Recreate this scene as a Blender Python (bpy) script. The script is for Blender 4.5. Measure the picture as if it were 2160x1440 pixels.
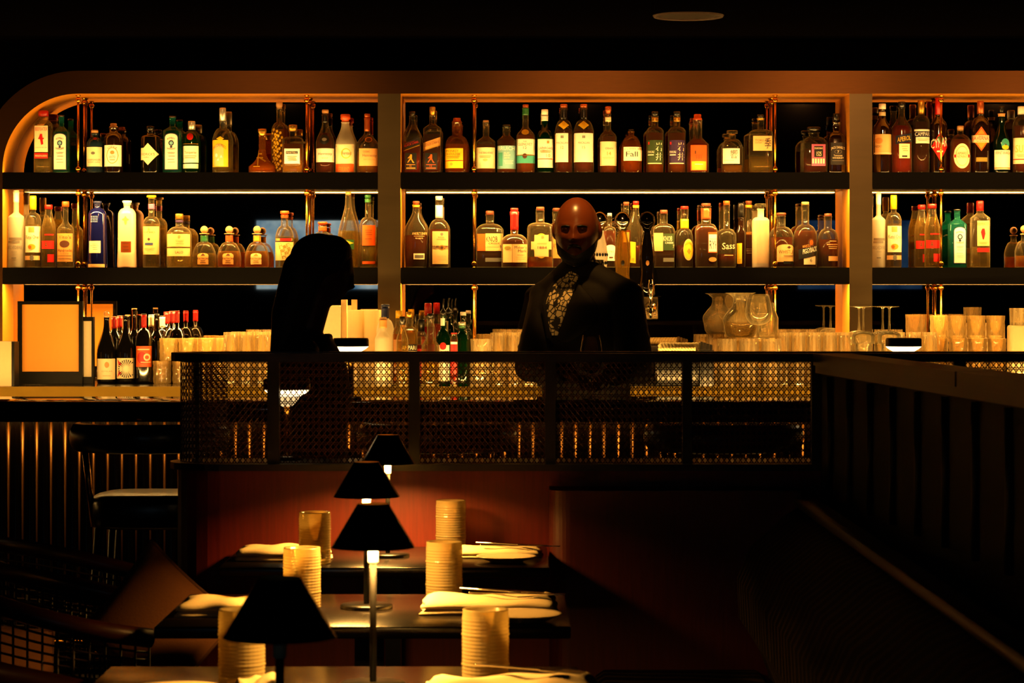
import bpy, math, random
from mathutils import Vector, Matrix
for o in list(bpy.data.objects): bpy.data.objects.remove(o)
SC = bpy.context.scene
COL = SC.collection
PI = math.pi
rnd = random.Random(7)
# ------------------------------------------------------------------ camera, world, exposure
FPX, HZ, CZ = 5400.0, 630.0, 1.40          # focal length in pixels, horizon row, eye height
cam_d = bpy.data.cameras.new('camera'); cam = bpy.data.objects.new('camera', cam_d); COL.objects.link(cam)
cam.location = (0, 0, CZ); cam.rotation_euler = (PI / 2, 0, 0)
cam_d.sensor_width = 36; cam_d.lens = 36 * FPX / 2160
cam_d.shift_y = -(720 - HZ) / 2160
cam_d.clip_end = 60
cam_d.dof.use_dof = True; cam_d.dof.focus_distance = 10.6; cam_d.dof.aperture_fstop = 15
SC.camera = cam
vs = SC.view_settings
SC.display_settings.display_device = 'sRGB'
vs.view_transform = 'Standard'; vs.look = 'None'; vs.gamma = 1; vs.use_curve_mapping = False
vs.exposure = 0.0
cy = SC.cycles
cy.max_bounces = 8; cy.diffuse_bounces = 3; cy.glossy_bounces = 4; cy.transmission_bounces = 4
cy.transparent_max_bounces = 40; cy.sample_clamp_indirect = 4; cy.caustics_reflective = False; cy.caustics_refractive = False
cy.use_denoising = True; cy.use_light_tree = True
W = bpy.data.worlds.new('world'); SC.world = W; W.use_nodes = True
W.node_tree.nodes['Background'].inputs[0].default_value = (1, .45, .15, 1)
W.node_tree.nodes['Background'].inputs[1].default_value = .0002
LED = (1.0, .525, .125)                      # warm amber of the shelf strips
LAMP = (1.0, .47, .09)                      # warmer table lamps

def spot(name, loc, target, power, size, blend=.6, col=LED, radius=.04):
    d = bpy.data.lights.new(name, 'SPOT'); d.energy = power; d.color = col; d.spot_size = math.radians(size)
    d.spot_blend = blend; d.shadow_soft_size = radius
    o = bpy.data.objects.new(name, d); COL.objects.link(o); o.location = loc
    o.rotation_euler = (Vector(target) - Vector(loc)).to_track_quat('-Z', 'Y').to_euler()
    return o

# ------------------------------------------------------------------ pixel helpers
def s_at(Y): return FPX / Y
def PX(px, Y): return (px - 1080) * Y / FPX
def PZ(py, Y): return CZ + (HZ - py) * Y / FPX

# ------------------------------------------------------------------ materials
MATS = {}
def hexc(h):
    c = [int(h[i:i + 2], 16) / 255 for i in (0, 2, 4)]
    return tuple((x / 12.92 if x <= .04045 else ((x + .055) / 1.055) ** 2.4) for x in c) + (1,)
def mat(name):
    m = bpy.data.materials.new(name); m.use_nodes = True
    nt = m.node_tree; return m, nt, nt.nodes.get('Principled BSDF'), nt.nodes.get('Material Output')
def P(col, rough=.5, metal=0, spec=.5, noise=.12, scale=60, bump=0, stretch=(1, 1, 1), coat=0, key=None, col2=None, sheen=0):
    """a principled material with a procedural mottle; col is 'rrggbb'"""
    k = key or ('P', col, rough, metal, spec, noise, scale, bump, stretch, coat, col2)
    if k in MATS: return MATS[k]
    m, nt, b, out = mat(str(key) if key else 'surface_' + col)
    c = hexc(col)
    tc = nt.nodes.new('ShaderNodeTexCoord'); mp = nt.nodes.new('ShaderNodeMapping'); mp.inputs['Scale'].default_value = stretch
    nz = nt.nodes.new('ShaderNodeTexNoise'); nz.inputs['Scale'].default_value = scale; nz.inputs['Detail'].default_value = 3
    nt.links.new(tc.outputs['Object'], mp.inputs[0]); nt.links.new(mp.outputs[0], nz.inputs['Vector'])
    mx = nt.nodes.new('ShaderNodeMix'); mx.data_type = 'RGBA'
    c2 = hexc(col2) if col2 else tuple(x * (1 - noise) for x in c[:3]) + (1,)
    mx.inputs[6].default_value = c2; mx.inputs[7].default_value = c
    nt.links.new(nz.outputs['Fac'], mx.inputs[0]); nt.links.new(mx.outputs[2], b.inputs['Base Color'])
    b.inputs['Roughness'].default_value = rough; b.inputs['Metallic'].default_value = metal
    b.inputs['Specular IOR Level'].default_value = spec; b.inputs['Coat Weight'].default_value = coat
    if sheen: b.inputs['Sheen Weight'].default_value = sheen
    if bump:
        bp = nt.nodes.new('ShaderNodeBump'); bp.inputs['Strength'].default_value = bump; bp.inputs['Distance'].default_value = .004
        nt.links.new(nz.outputs['Fac'], bp.inputs['Height']); nt.links.new(bp.outputs[0], b.inputs['Normal'])
    MATS[k] = m; return m
def EM(name, col, strength):
    k = ('E', name)
    if k in MATS: return MATS[k]
    m, nt, b, out = mat(name); nt.nodes.remove(b)
    e = nt.nodes.new('ShaderNodeEmission'); e.inputs[0].default_value = tuple(col) + (1,); e.inputs[1].default_value = strength
    nt.links.new(e.outputs[0], out.inputs[0]); MATS[k] = m; return m
def GL(name, tint, haze, body, gloss=.75, edge=.35, rough=.04, streak=0):
    """thin glass: tinted transparency, a little light scattered by the glass and its contents, glossy coat"""
    k = ('G', name)
    if k in MATS: return MATS[k]
    m, nt, b, out = mat(name); nt.nodes.remove(b); N = nt.nodes.new; L = nt.links.new
    tr = N('ShaderNodeBsdfTransparent'); tr.inputs[0].default_value = hexc(tint)
    df = N('ShaderNodeBsdfDiffuse'); df.inputs[0].default_value = hexc(body)
    tl = N('ShaderNodeBsdfTranslucent'); tl.inputs[0].default_value = hexc(body)
    m1 = N('ShaderNodeMixShader'); m1.inputs[0].default_value = .55; L(df.outputs[0], m1.inputs[1]); L(tl.outputs[0], m1.inputs[2])
    lw = N('ShaderNodeLayerWeight'); lw.inputs[0].default_value = .5
    pw = N('ShaderNodeMath'); pw.operation = 'POWER'; pw.inputs[1].default_value = 4; L(lw.outputs['Facing'], pw.inputs[0])
    ma = N('ShaderNodeMath'); ma.operation = 'MULTIPLY_ADD'; ma.inputs[1].default_value = edge; ma.inputs[2].default_value = haze; L(pw.outputs[0], ma.inputs[0])  # edge puts pale body colour where refracted rim highlights would be
    ma.use_clamp = True
    fac = ma
    if streak:  # streaks of pale haze stand in for refracted highlights
        tc = N('ShaderNodeTexCoord'); mp = N('ShaderNodeMapping'); mp.inputs['Scale'].default_value = (90, 90, 6)
        nz = N('ShaderNodeTexNoise'); nz.inputs['Scale'].default_value = 1; nz.inputs['Detail'].default_value = 1
        L(tc.outputs['Object'], mp.inputs[0]); L(mp.outputs[0], nz.inputs['Vector'])
        sb = N('ShaderNodeMath'); sb.operation = 'MULTIPLY_ADD'; sb.inputs[1].default_value = streak; sb.inputs[2].default_value = -streak * .5
        L(nz.outputs['Fac'], sb.inputs[0])
        ad = N('ShaderNodeMath'); ad.operation = 'ADD'; ad.use_clamp = True; L(ma.outputs[0], ad.inputs[0]); L(sb.outputs[0], ad.inputs[1]); fac = ad
    m2 = N('ShaderNodeMixShader'); L(fac.outputs[0], m2.inputs[0]); L(tr.outputs[0], m2.inputs[1]); L(m1.outputs[0], m2.inputs[2])
    gl = N('ShaderNodeBsdfGlossy'); gl.inputs['Roughness'].default_value = rough
    fr = N('ShaderNodeFresnel'); fr.inputs[0].default_value = 1.5
    mg = N('ShaderNodeMath'); mg.operation = 'MULTIPLY'; mg.inputs[1].default_value = gloss; L(fr.outputs[0], mg.inputs[0])
    m3 = N('ShaderNodeMixShader'); L(mg.outputs[0], m3.inputs[0]); L(m2.outputs[0], m3.inputs[1]); L(gl.outputs[0], m3.inputs[2])
    L(m3.outputs[0], out.inputs[0]); MATS[k] = m; return m
def WOOD(name, c1, c2, rough=.4, axis='z', scale=8, coat=0):
    k = ('W', name)
    if k in MATS: return MATS[k]
    st = {'z': (14, 14, 1), 'x': (1, 14, 14), 'y': (14, 1, 14)}[axis]
    m = P(c1, rough, col2=c2, scale=scale, stretch=st, bump=.08, key=name, coat=coat); MATS[k] = m; return m
GLASS = {
 'clear': lambda: GL('clear_glass', 'f4f2e6', .025, 'fae4ac', edge=.6),
 'teal': lambda: GL('teal_glass', '7fd0c0', .20, '30a090', edge=.3),
 'blue': lambda: GL('grey_blue_glass', '7088a0', .25, '50708c', edge=.3),
 'green': lambda: GL('green_glass', '2a6a38', .16, '1e6030', edge=.2),
 'frost': lambda: GL('frosted_glass', 'f0e8d0', .62, 'f0e8d0', edge=.3, rough=.3, gloss=.4),
 'cobalt': lambda: P('0a0c3c', .08, key='cobalt_glass', spec=.8),
 'pink': lambda: P('e8b890', .25, key='pale_pink_lacquer', spec=.6),
 'black': lambda: P('0a0806', .07, key='black_glass', spec=.8),
 'brown': lambda: P('1c0d05', .07, key='brown_glass', spec=.8),
 'dgreen': lambda: P('06130a', .07, key='dark_green_glass', spec=.8),
 'amberglass': lambda: GL('amber_glass', 'd89038', .18, 'c07018', edge=.3),
}
LIQ = {
 'gin': lambda: GL('clear_spirit', 'e8dcb8', .19, 'f0cc74', gloss=.25, edge=.1),
 'whisky': lambda: GL('whisky', 'a04a0c', .42, 'd85c04', gloss=.3, edge=.1),
 'dark': lambda: GL('dark_spirit', '5a1c04', .42, '9c2c02', gloss=.3, edge=.1),
 'gold': lambda: GL('golden_spirit', 'e0a040', .32, 'f09c10', gloss=.3, edge=.1),
 'red': lambda: GL('red_aperitif', 'b02008', .45, 'd01c04', gloss=.3, edge=.1),
 'dred': lambda: GL('dark_red_aperitif', '6a0c06', .34, '800a04', gloss=.3, edge=.1),
 'pale': lambda: GL('pale_spirit', 'e8d488', .18, 'ecc450', gloss=.3, edge=.1),
}
PAPER = dict(cr='ecd9b0', wh='f2ecdc', tan='c98a44', ye='e8b81c', re='b80c06', bk='0a0806', go='b88428', cu='a04c1c', gr='1a5426', te='3a9a8c',
             nv='0c1030', pu='36204c', br='4a2410', orr='d0520c', si='b8b0a0', lb='7cb4c0', gy='6a6458', pk='b85078', dg='2c4018', ol='8a7420', lt='e0b070', or2='e8901c', bl='2a3c78')
def paper(c): 
    met = .7 if c in ('go', 'si', 'cu') else 0
    return P(PAPER[c], .45 if not met else .32, met, noise=.06, key='print_' + c)

# ------------------------------------------------------------------ mesh builder
class MB:
    def __init__(s): s.v = []; s.f = []; s.m = []; s.sm = []
    def add(s, vs, fs, mi=0, smooth=True):
        b = len(s.v); s.v += [tuple(p) for p in vs]
        for f in fs: s.f.append([b + i for i in f]); s.m.append(mi); s.sm.append(smooth)
        return s
    def box(s, x0, x1, y0, y1, z0, z1, mi=0, bev=0, M=None):
        if bev <= 0:
            vs = [(x, y, z) for x in (x0, x1) for y in (y0, y1) for z in (z0, z1)]
            fs = [(0, 1, 3, 2), (4, 6, 7, 5), (0, 4, 5, 1), (2, 3, 7, 6), (0, 2, 6, 4), (1, 5, 7, 3)]
            if M: vs = [M @ Vector(p) for p in vs]
            return s.add(vs, fs, mi, False)
        b = min(bev, (x1 - x0) * .49, (y1 - y0) * .49, (z1 - z0) * .49)
        xm, ym = (x0 + x1) / 2, (y0 + y1) / 2
        def ring(z, ins):
            r = []; c = 3
            for (sx, sy, a0) in ((1, 1, 0), (-1, 1, 90), (-1, -1, 180), (1, -1, 270)):
                cx = (x1 if sx > 0 else x0) - sx * b; cyy = (y1 if sy > 0 else y0) - sy * b
                for k in range(c + 1):
                    a = math.radians(a0 + 90 * k / c); r.append((cx + (b - ins) * math.cos(a), cyy + (b - ins) * math.sin(a), z))
            return r
        rings = [ring(z0, b * .7), ring(z0 + b * .3, b * .25), ring(z0 + b, 0), ring(z1 - b, 0), ring(z1 - b * .3, b * .25), ring(z1, b * .7)]
        return s.loft(rings, mi, M=M, cap=True)
    def loft(s, rings, mi=0, cap=False, closed=True, M=None, smooth=True):
        n = len(rings[0]); vs = [p for r in rings for p in r]
        if M: vs = [M @ Vector(p) for p in vs]
        fs = []
        for i in range(len(rings) - 1):
            for j in range(n if closed else n - 1):
                k = (j + 1) % n; fs.append((i * n + j, i * n + k, (i + 1) * n + k, (i + 1) * n + j))
        if cap: fs.append(tuple(reversed(range(n)))); fs.append(tuple((len(rings) - 1) * n + j for j in range(n)))
        return s.add(vs, fs, mi, smooth)
    def lathe(s, prof, seg=24, mi=0, c=(0, 0, 0), n=2, dep=1, cap=True, M=None, smooth=True):
        """prof: (radius, z); n>2 squares the section off, dep flattens it"""
        e = 2.0 / n; rings = []
        cs = []
        for k in range(seg):
            a = 2 * PI * (k + .5) / seg; x, y = math.cos(a), math.sin(a)
            cs.append((math.copysign(abs(x) ** e, x), math.copysign(abs(y) ** e, y)))
        for r, z in prof: rings.append([(c[0] + r * x, c[1] + r * dep * y, c[2] + z) for x, y in cs])
        return s.loft(rings, mi, cap, M=M, smooth=smooth)
    def tube(s, pts, r, seg=8, mi=0, cap=True, closed=False):
        pts = [Vector(p) for p in pts]; rs = r if isinstance(r, (list, tuple)) else [r] * len(pts); rings = []; up = None
        for i, p in enumerate(pts):
            if closed: d = pts[(i + 1) % len(pts)] - pts[i - 1]
            else: d = pts[min(i + 1, len(pts) - 1)] - pts[max(i - 1, 0)]
            d.normalize()
            if up is None:
                up = Vector((0, 0, 1)) if abs(d.z) < .9 else Vector((1, 0, 0))
            u = (up - d * up.dot(d)).normalized(); w = d.cross(u); up = u
            rings.append([p + (u * math.cos(2 * PI * k / seg) + w * math.sin(2 * PI * k / seg)) * rs[i] for k in range(seg)])
        if closed: rings.append(rings[0]); cap = False
        return s.loft(rings, mi, cap)
    def sphere(s, c, r, seg=16, rng=10, mi=0, sc=(1, 1, 1)):
        prof = [(r * math.sin(PI * i / rng) + 1e-5, -r * math.cos(PI * i / rng)) for i in range(rng + 1)]
        rings = [[(c[0] + q * math.cos(2 * PI * k / seg) * sc[0], c[1] + q * math.sin(2 * PI * k / seg) * sc[1], c[2] + z * sc[2]) for k in range(seg)] for q, z in prof]
        return s.loft(rings, mi, True)
    def mesh(s, name, mats):
        me = bpy.data.meshes.new(name); me.from_pydata(s.v, [], s.f)
        for m in mats: me.materials.append(m)
        me.polygons.foreach_set('material_index', s.m); me.polygons.foreach_set('use_smooth', s.sm)
        me.validate(); me.update(); return me
    def build(s, name, mats, parent=None, loc=None, rot=None):
        if not isinstance(mats, (list, tuple)): mats = [mats]
        o = bpy.data.objects.new(name, s.mesh(name, mats)); COL.objects.link(o)
        if parent: o.parent = parent
        if loc: o.location = loc
        if rot: o.rotation_euler = rot
        return o
def tag(o, label, cat, group=None, kind=None):
    if label: o['label'] = label
    if cat: o['category'] = cat
    if group: o['group'] = group
    if kind: o['kind'] = kind
    return o
def thing(name, label, cat, loc=(0, 0, 0), rz=0, group=None):
    o = bpy.data.objects.new(name, None); COL.objects.link(o); o.location = loc; o.rotation_euler = (0, 0, rz); o.empty_display_size = .05
    return tag(o, label, cat, group)
def struct(o): o['kind'] = 'structure'; return o
KIDS = {}
def dup(root, loc, rz=None, label=None, group=None):
    r = root.copy(); COL.objects.link(r); r.location = loc
    if rz is not None: r.rotation_euler = (0, 0, rz)
    if label: r['label'] = label
    if group: r['group'] = group
    for ch in root.children:
        c = ch.copy(); COL.objects.link(c); c.parent = r
        for g in ch.children:
            d = g.copy(); COL.objects.link(d); d.parent = c
    return r
TXT = {}
def text(s_):
    """glyph outlines of a string, squeezed into the unit square"""
    if s_ in TXT: return TXT[s_]
    cu = bpy.data.curves.new('glyphs', 'FONT'); cu.body = s_; cu.size = 1; cu.resolution_u = 2
    o = bpy.data.objects.new('glyphs', cu); m = o.to_mesh()
    v = [(p.co.x, p.co.y) for p in m.vertices]; f = [tuple(p.vertices) for p in m.polygons]
    o.to_mesh_clear(); bpy.data.objects.remove(o); bpy.data.curves.remove(cu)
    x0 = min(p[0] for p in v); x1 = max(p[0] for p in v); y0 = min(p[1] for p in v); y1 = max(p[1] for p in v)
    TXT[s_] = ([((x - x0) / (x1 - x0), (y - y0) / (y1 - y0)) for x, y in v], f); return TXT[s_]
def flat_text(mb, s_, x0, x1, z0, z1, y, mi=0):
    v, f = text(s_); mb.add([(x0 + a * (x1 - x0), y, z0 + b * (z1 - z0)) for a, b in v], f, mi, False)

BRASS = P('b87a28', .22, 1, key='polished_brass', noise=.15, scale=20)
BRASS2 = P('d88c1c', .42, .5, key='brushed_brass_lining', noise=.3, scale=10, stretch=(1, 8, 8))
BRONZE = P('5c3a18', .42, .85, key='brushed_bronze', noise=.25, scale=14, stretch=(1, 1, 10))
BLACKW = P('040302', .5, spec=.1, key='black_stained_oak', noise=.4, scale=9, stretch=(1, 12, 12))
BLACKM = P('060504', .3, .2, key='black_metal', noise=.2)
DARK = P('040302', .9, spec=0, key='black_paint', noise=.3, scale=4)
CHROME = P('d8d0c0', .12, 1, key='polished_steel', noise=.08)
# ------------------------------------------------------------------ room shell
def slab(name, *b, m=DARK):
    return struct(MB().box(*b).build(name, m))
slab('floor', -5, 5, -3.4, 11.6, -.06, 0, m=WOOD('dark_floorboards', '0c0704', '050302', .35, 'y', 5))
slab('ceiling', -5, 5, -3.4, 11.6, 2.55, 2.65, m=P('040303', .9, key='black_ceiling_paint', spec=0, noise=.3, scale=4))
slab('wall_back', -5, 5, 11.5, 11.6, 0, 2.55)
slab('wall_front', -5, 5, -3.4, -3.3, 0, 2.55)
slab('wall_left', -5, -4.9, -3.3, 11.5, 0, 2.55)
slab('wall_right', 4.9, 5, -3.3, 11.5, 0, 2.55)
# ------------------------------------------------------------------ back bar
YF, YM = 11.22, 11.465                     # frame front, mirror
ZC = 1.035                                  # counter height
XL, XR = -2.233, 2.62
Z1T, Z1B, Z2T, Z2B = 1.950, 1.879, 1.533, 1.4625
ZI, ZO, RI = 2.2986, 2.399, .333
bar = thing('back_bar_cabinet', 'long bronze framed back bar with lit shelves, mirror and one rounded top corner', 'shelving', (0, YF, ZC))
ZC0 = ZC
def bb(mb, name, mats, parent=bar): return mb.build(name, mats, parent, (0, -YF, -ZC0) if parent is bar else (0, 0, 0))
cxA, czA = XL + RI, ZI - RI
inn = [(XL, ZC + .001)] + [(cxA - RI * math.cos(a), czA + RI * math.sin(a)) for a in [PI / 2 * k / 20 for k in range(21)]] + [(XR, ZI)]
th = ZO - ZI
out_ = [(XL - th, ZC + .001)] + [(cxA - (RI + th) * math.cos(a), czA + (RI + th) * math.sin(a)) for a in [PI / 2 * k / 20 for k in range(21)]] + [(XR, ZO)]
mb = MB(); n = len(inn)
vs_ = [(x, YF, z) for x, z in inn] + [(x, YF, z) for x, z in out_] + [(x, YM + .02, z) for x, z in inn] + [(x, YM + .02, z) for x, z in out_]
mb.add(vs_, [(i, i + 1, n + i + 1, n + i) for i in range(n - 1)], 0, False)
mb.add(vs_, [(n + i, n + i + 1, 3 * n + i + 1, 3 * n + i) for i in range(n - 1)], 0, True)
mb.add(vs_, [(i, 2 * n + i, 2 * n + i + 1, i + 1) for i in range(n - 1)], 1, True)
bb(mb, 'arched_frame', [BRONZE, BRASS2])
for xa in (-.588, 1.479):
    mb = MB(); x0, x1 = xa, xa + .1; ZC_ = ZC; ZC = ZC + .001
    mb.add([(x0, YF, ZC), (x1, YF, ZC), (x1, YF, ZI), (x0, YF, ZI)], [(0, 1, 2, 3)], 0, False)
    mb.add([(x0, YF, ZC), (x0, YM, ZC), (x0, YM, ZI), (x0, YF, ZI)], [(3, 2, 1, 0)], 1, False)
    mb.add([(x1, YF, ZC), (x1, YM, ZC), (x1, YM, ZI), (x1, YF, ZI)], [(0, 1, 2, 3)], 1, False)
    bb(mb, 'pillar', [P('665638', .42, .55, key='brushed_pewter_bronze', noise=.3, scale=3, stretch=(1, 1, 8)), BRASS2]); ZC = ZC_
mm, nt, b_, o_ = mat('smoked_mirror'); b_.inputs['Base Color'].default_value = (.58, .50, .43, 1); b_.inputs['Metallic'].default_value = 1
nz = nt.nodes.new('ShaderNodeTexNoise'); nz.inputs['Scale'].default_value = 3; rr = nt.nodes.new('ShaderNodeMath'); rr.operation = 'MULTIPLY'; rr.inputs[1].default_value = .03
nt.links.new(nz.outputs['Fac'], rr.inputs[0]); nt.links.new(rr.outputs[0], b_.inputs['Roughness'])
bb(MB().box(XL - .02, XR, YM, YM + .02, ZC + .001, ZI + .02), 'mirror', mm)
def led(parent, x0, x1, y, z, w, face, strength, name='led_strip'):
    """thin strip light in short lengths; face 'up' or 'dn'"""
    mb = MB(); k = max(1, int((x1 - x0) / .16)); 
    for i in range(k):
        a = x0 + (x1 - x0) * i / k; b = x0 + (x1 - x0) * (i + 1) / k
        q = [(a, y, z), (b, y, z), (b, y + w, z), (a, y + w, z)]
        mb.add(q, [(0, 1, 2, 3) if face == 'up' else (3, 2, 1, 0)], 0, False)
    return mb.build(name, EM('led_%s_%g' % (face, strength), LED, strength), parent)
BAYS = [(XL, -.588), (-.488, 1.479), (1.579, XR)]
UPS, DN1, DN2, CTR = 160, 900, 1000, 400
for bi, (x0, x1) in enumerate(BAYS):
    for zt, zb, lev in ((Z1T, Z1B, 1), (Z2T, Z2B, 2)):
        mb = MB()
        mb.box(x0 + .001, x1 - .001, 11.227, YM - .001, zb + .012, zt)                       # board
        mb.box(x0 + .001, x1 - .001, 11.218, 11.227, zb + .001, zt + .004)                  # fascia with a small lip
        sh = bb(mb, 'shelf', [BLACKW])
        sf = MB().box(x0 + .002, x1 - .002, 11.2275, YM - .002, zb + .008, zb + .0119)
        sf.build('soffit_plate', P('70604c', .16, .9, key='dark_steel_plate'), sh)
        if lev == 1:
            led(sh, x0 + .006, x1 - .006, 11.2285, zt + .0012, .009, 'up', UPS)
            led(sh, x0 + .006, x1 - .006, 11.229, zb + .0068, .008, 'dn', DN1)
        else:
            led(sh, x0 + .006, x1 - .006, 11.229, zb + .0068, .010, 'dn', DN2)
# back counter
ctr = thing('back_counter', 'black back counter with a brass front edge under the bottle shelves', 'counter', (0, 11.1, 0))
STONE = P('0c0907', .12, key='black_stone', noise=.5, scale=12, spec=.6)
MB().box(-3.4, 4.0, 10.45, 11.46, .995, ZC, 0).build('worktop', STONE, ctr, (0, -11.1, 0))
MB().box(-3.4, 4.0, 10.43, 10.45, .995, ZC + .007, 0).build('brass_edge', P('b08c30', .3, .9, key='worn_brass_band', noise=.5, scale=9), ctr, (0, -11.1, 0))
MB().box(-3.4, 4.0, 10.5, 11.46, 0, .995, 0).build('cabinet_front', BLACKW, ctr, (0, -11.1, 0))
for i in range(44):                                    # strip light tucked behind the raised brass edge, tipped towards the bottles
    x0 = -3.35 + i * .165
    MB().add([(x0, 10.4535, ZC + .0055), (x0 + .163, 10.4535, ZC + .0055), (x0 + .163, 10.4605, ZC + .0012), (x0, 10.4605, ZC + .0012)], [(0, 1, 2, 3)], 0, False).build('led_strip', EM('counter_led', LED, CTR), ctr, (0, -11.1, 0))
# brass rods
def rod_mesh(z0, z1):
    mb = MB(); mb.tube([(0, 0, z0 + .02), (0, 0, z1 - .02)], .0052, 10)
    return mb
def rods():
    locs = [(165, 'by the rounded corner of the back bar'), (647, 'between two rows of tall bottles'), (1000, 'in the middle bay, beside a copper capped bottle'), (1635, 'in the middle bay near the square dark bottle'), (1985, 'in the end bay')]
    places = ['by the rounded corner of the back bar', 'above the woman\'s dark head', 'in the bay behind the bald man', 'between the domed bottles and the pillar', 'in the bay cut off by the frame edge']
    for zi, (z0, z1, lev) in enumerate((p_ + .0006, q_ - .0008, r_) for p_, q_, r_ in ((Z1T, ZI, 'upper shelf'), (Z2T, Z1B + .008, 'middle shelf'), (ZC, Z2B + .008, 'counter level'))):
        for (px, _), pl in zip(locs, places):
            for Y, fr in ((11.285, 'front'), (11.44, 'rear')):
                x = PX(px, 11.285)
                t = thing('brass_rod', '%s brass rod, %s, %s' % (fr, lev, pl), 'rod', (x, Y, z0), group='brass shelf rods')
                MB().tube([(0, 0, .012), (0, 0, z1 - z0 - .012)], .0048, 10).build('rod', BRASS, t)
                for zz, sg in ((0, 1), (z1 - z0, -1)):
                    mb = MB(); mb.sphere((0, 0, zz + sg * .021), .0125, 14, 9)
                    mb.lathe([(.011, zz), (.011, zz + sg * .003), (.006, zz + sg * .006), (.006, zz + sg * .012)] if sg > 0 else [(.006, zz - .012), (.006, zz - .006), (.011, zz - .003), (.011, zz - .0005)], 14)
                    mb.build('ball_joint', BRASS, t)
rods()
# ------------------------------------------------------------------ bottles
CROP = {'1': (0, 140, 5.143), '2': (400, 180, 5.143), '3': (820, 180, 5.143), '4': (1220, 180, 5.143), '5': (1600, 180, 3.857),
        '6': (0, 380, 6.547), '7': (300, 380, 6.547), '8': (580, 380, 6.547), '9': (830, 380, 6.547), 'a': (1140, 380, 6.547),
        'b': (1400, 380, 6.547), 'd': (1560, 380, 6.547), 'e': (1820, 380, 6.0), 'f': (0, 580, 5.143), 'g': (660, 580, 5.143)}
LEVEL = {1: (Z1T, 11.345), 2: (Z2T, 11.345), 3: (ZC, 11.05), 4: (ZC, 10.72)}
CAPM = {'re': lambda: P('a80c06', .35, key='red_cap'), 'ye': lambda: P('e8b010', .35, key='yellow_cap'), 'co': lambda: P('c8935a', .7, key='cork', scale=200, noise=.3),
        'cu': lambda: P('a85424', .35, .6, key='copper_cap'), 'bk': lambda: P('0c0a08', .3, key='black_cap'), 'go': lambda: P('c09038', .3, .8, key='gold_cap'),
        'si': lambda: P('c8c0b0', .3, .7, key='silver_cap'), 'wh': lambda: P('ece4d4', .45, key='white_cap'), 'br': lambda: P('6a3216', .5, key='wooden_cap', scale=90, noise=.3),
        'orr': lambda: P('c8480c', .4, key='orange_cap'), 'nv': lambda: P('182048', .35, key='navy_cap'), 'gr': lambda: P('1c5c2c', .4, key='green_foil'), 'gl': lambda: GLASS['clear'](), 'bl': lambda: P('8898b0', .4, key='pale_blue_cap')}
ROUND, COS, SQ, SQF = (2, 2, 1, 1), (0, 2, 1, 1), (1, 5, 1, 1), (2, 5, .8, 1)
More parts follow.
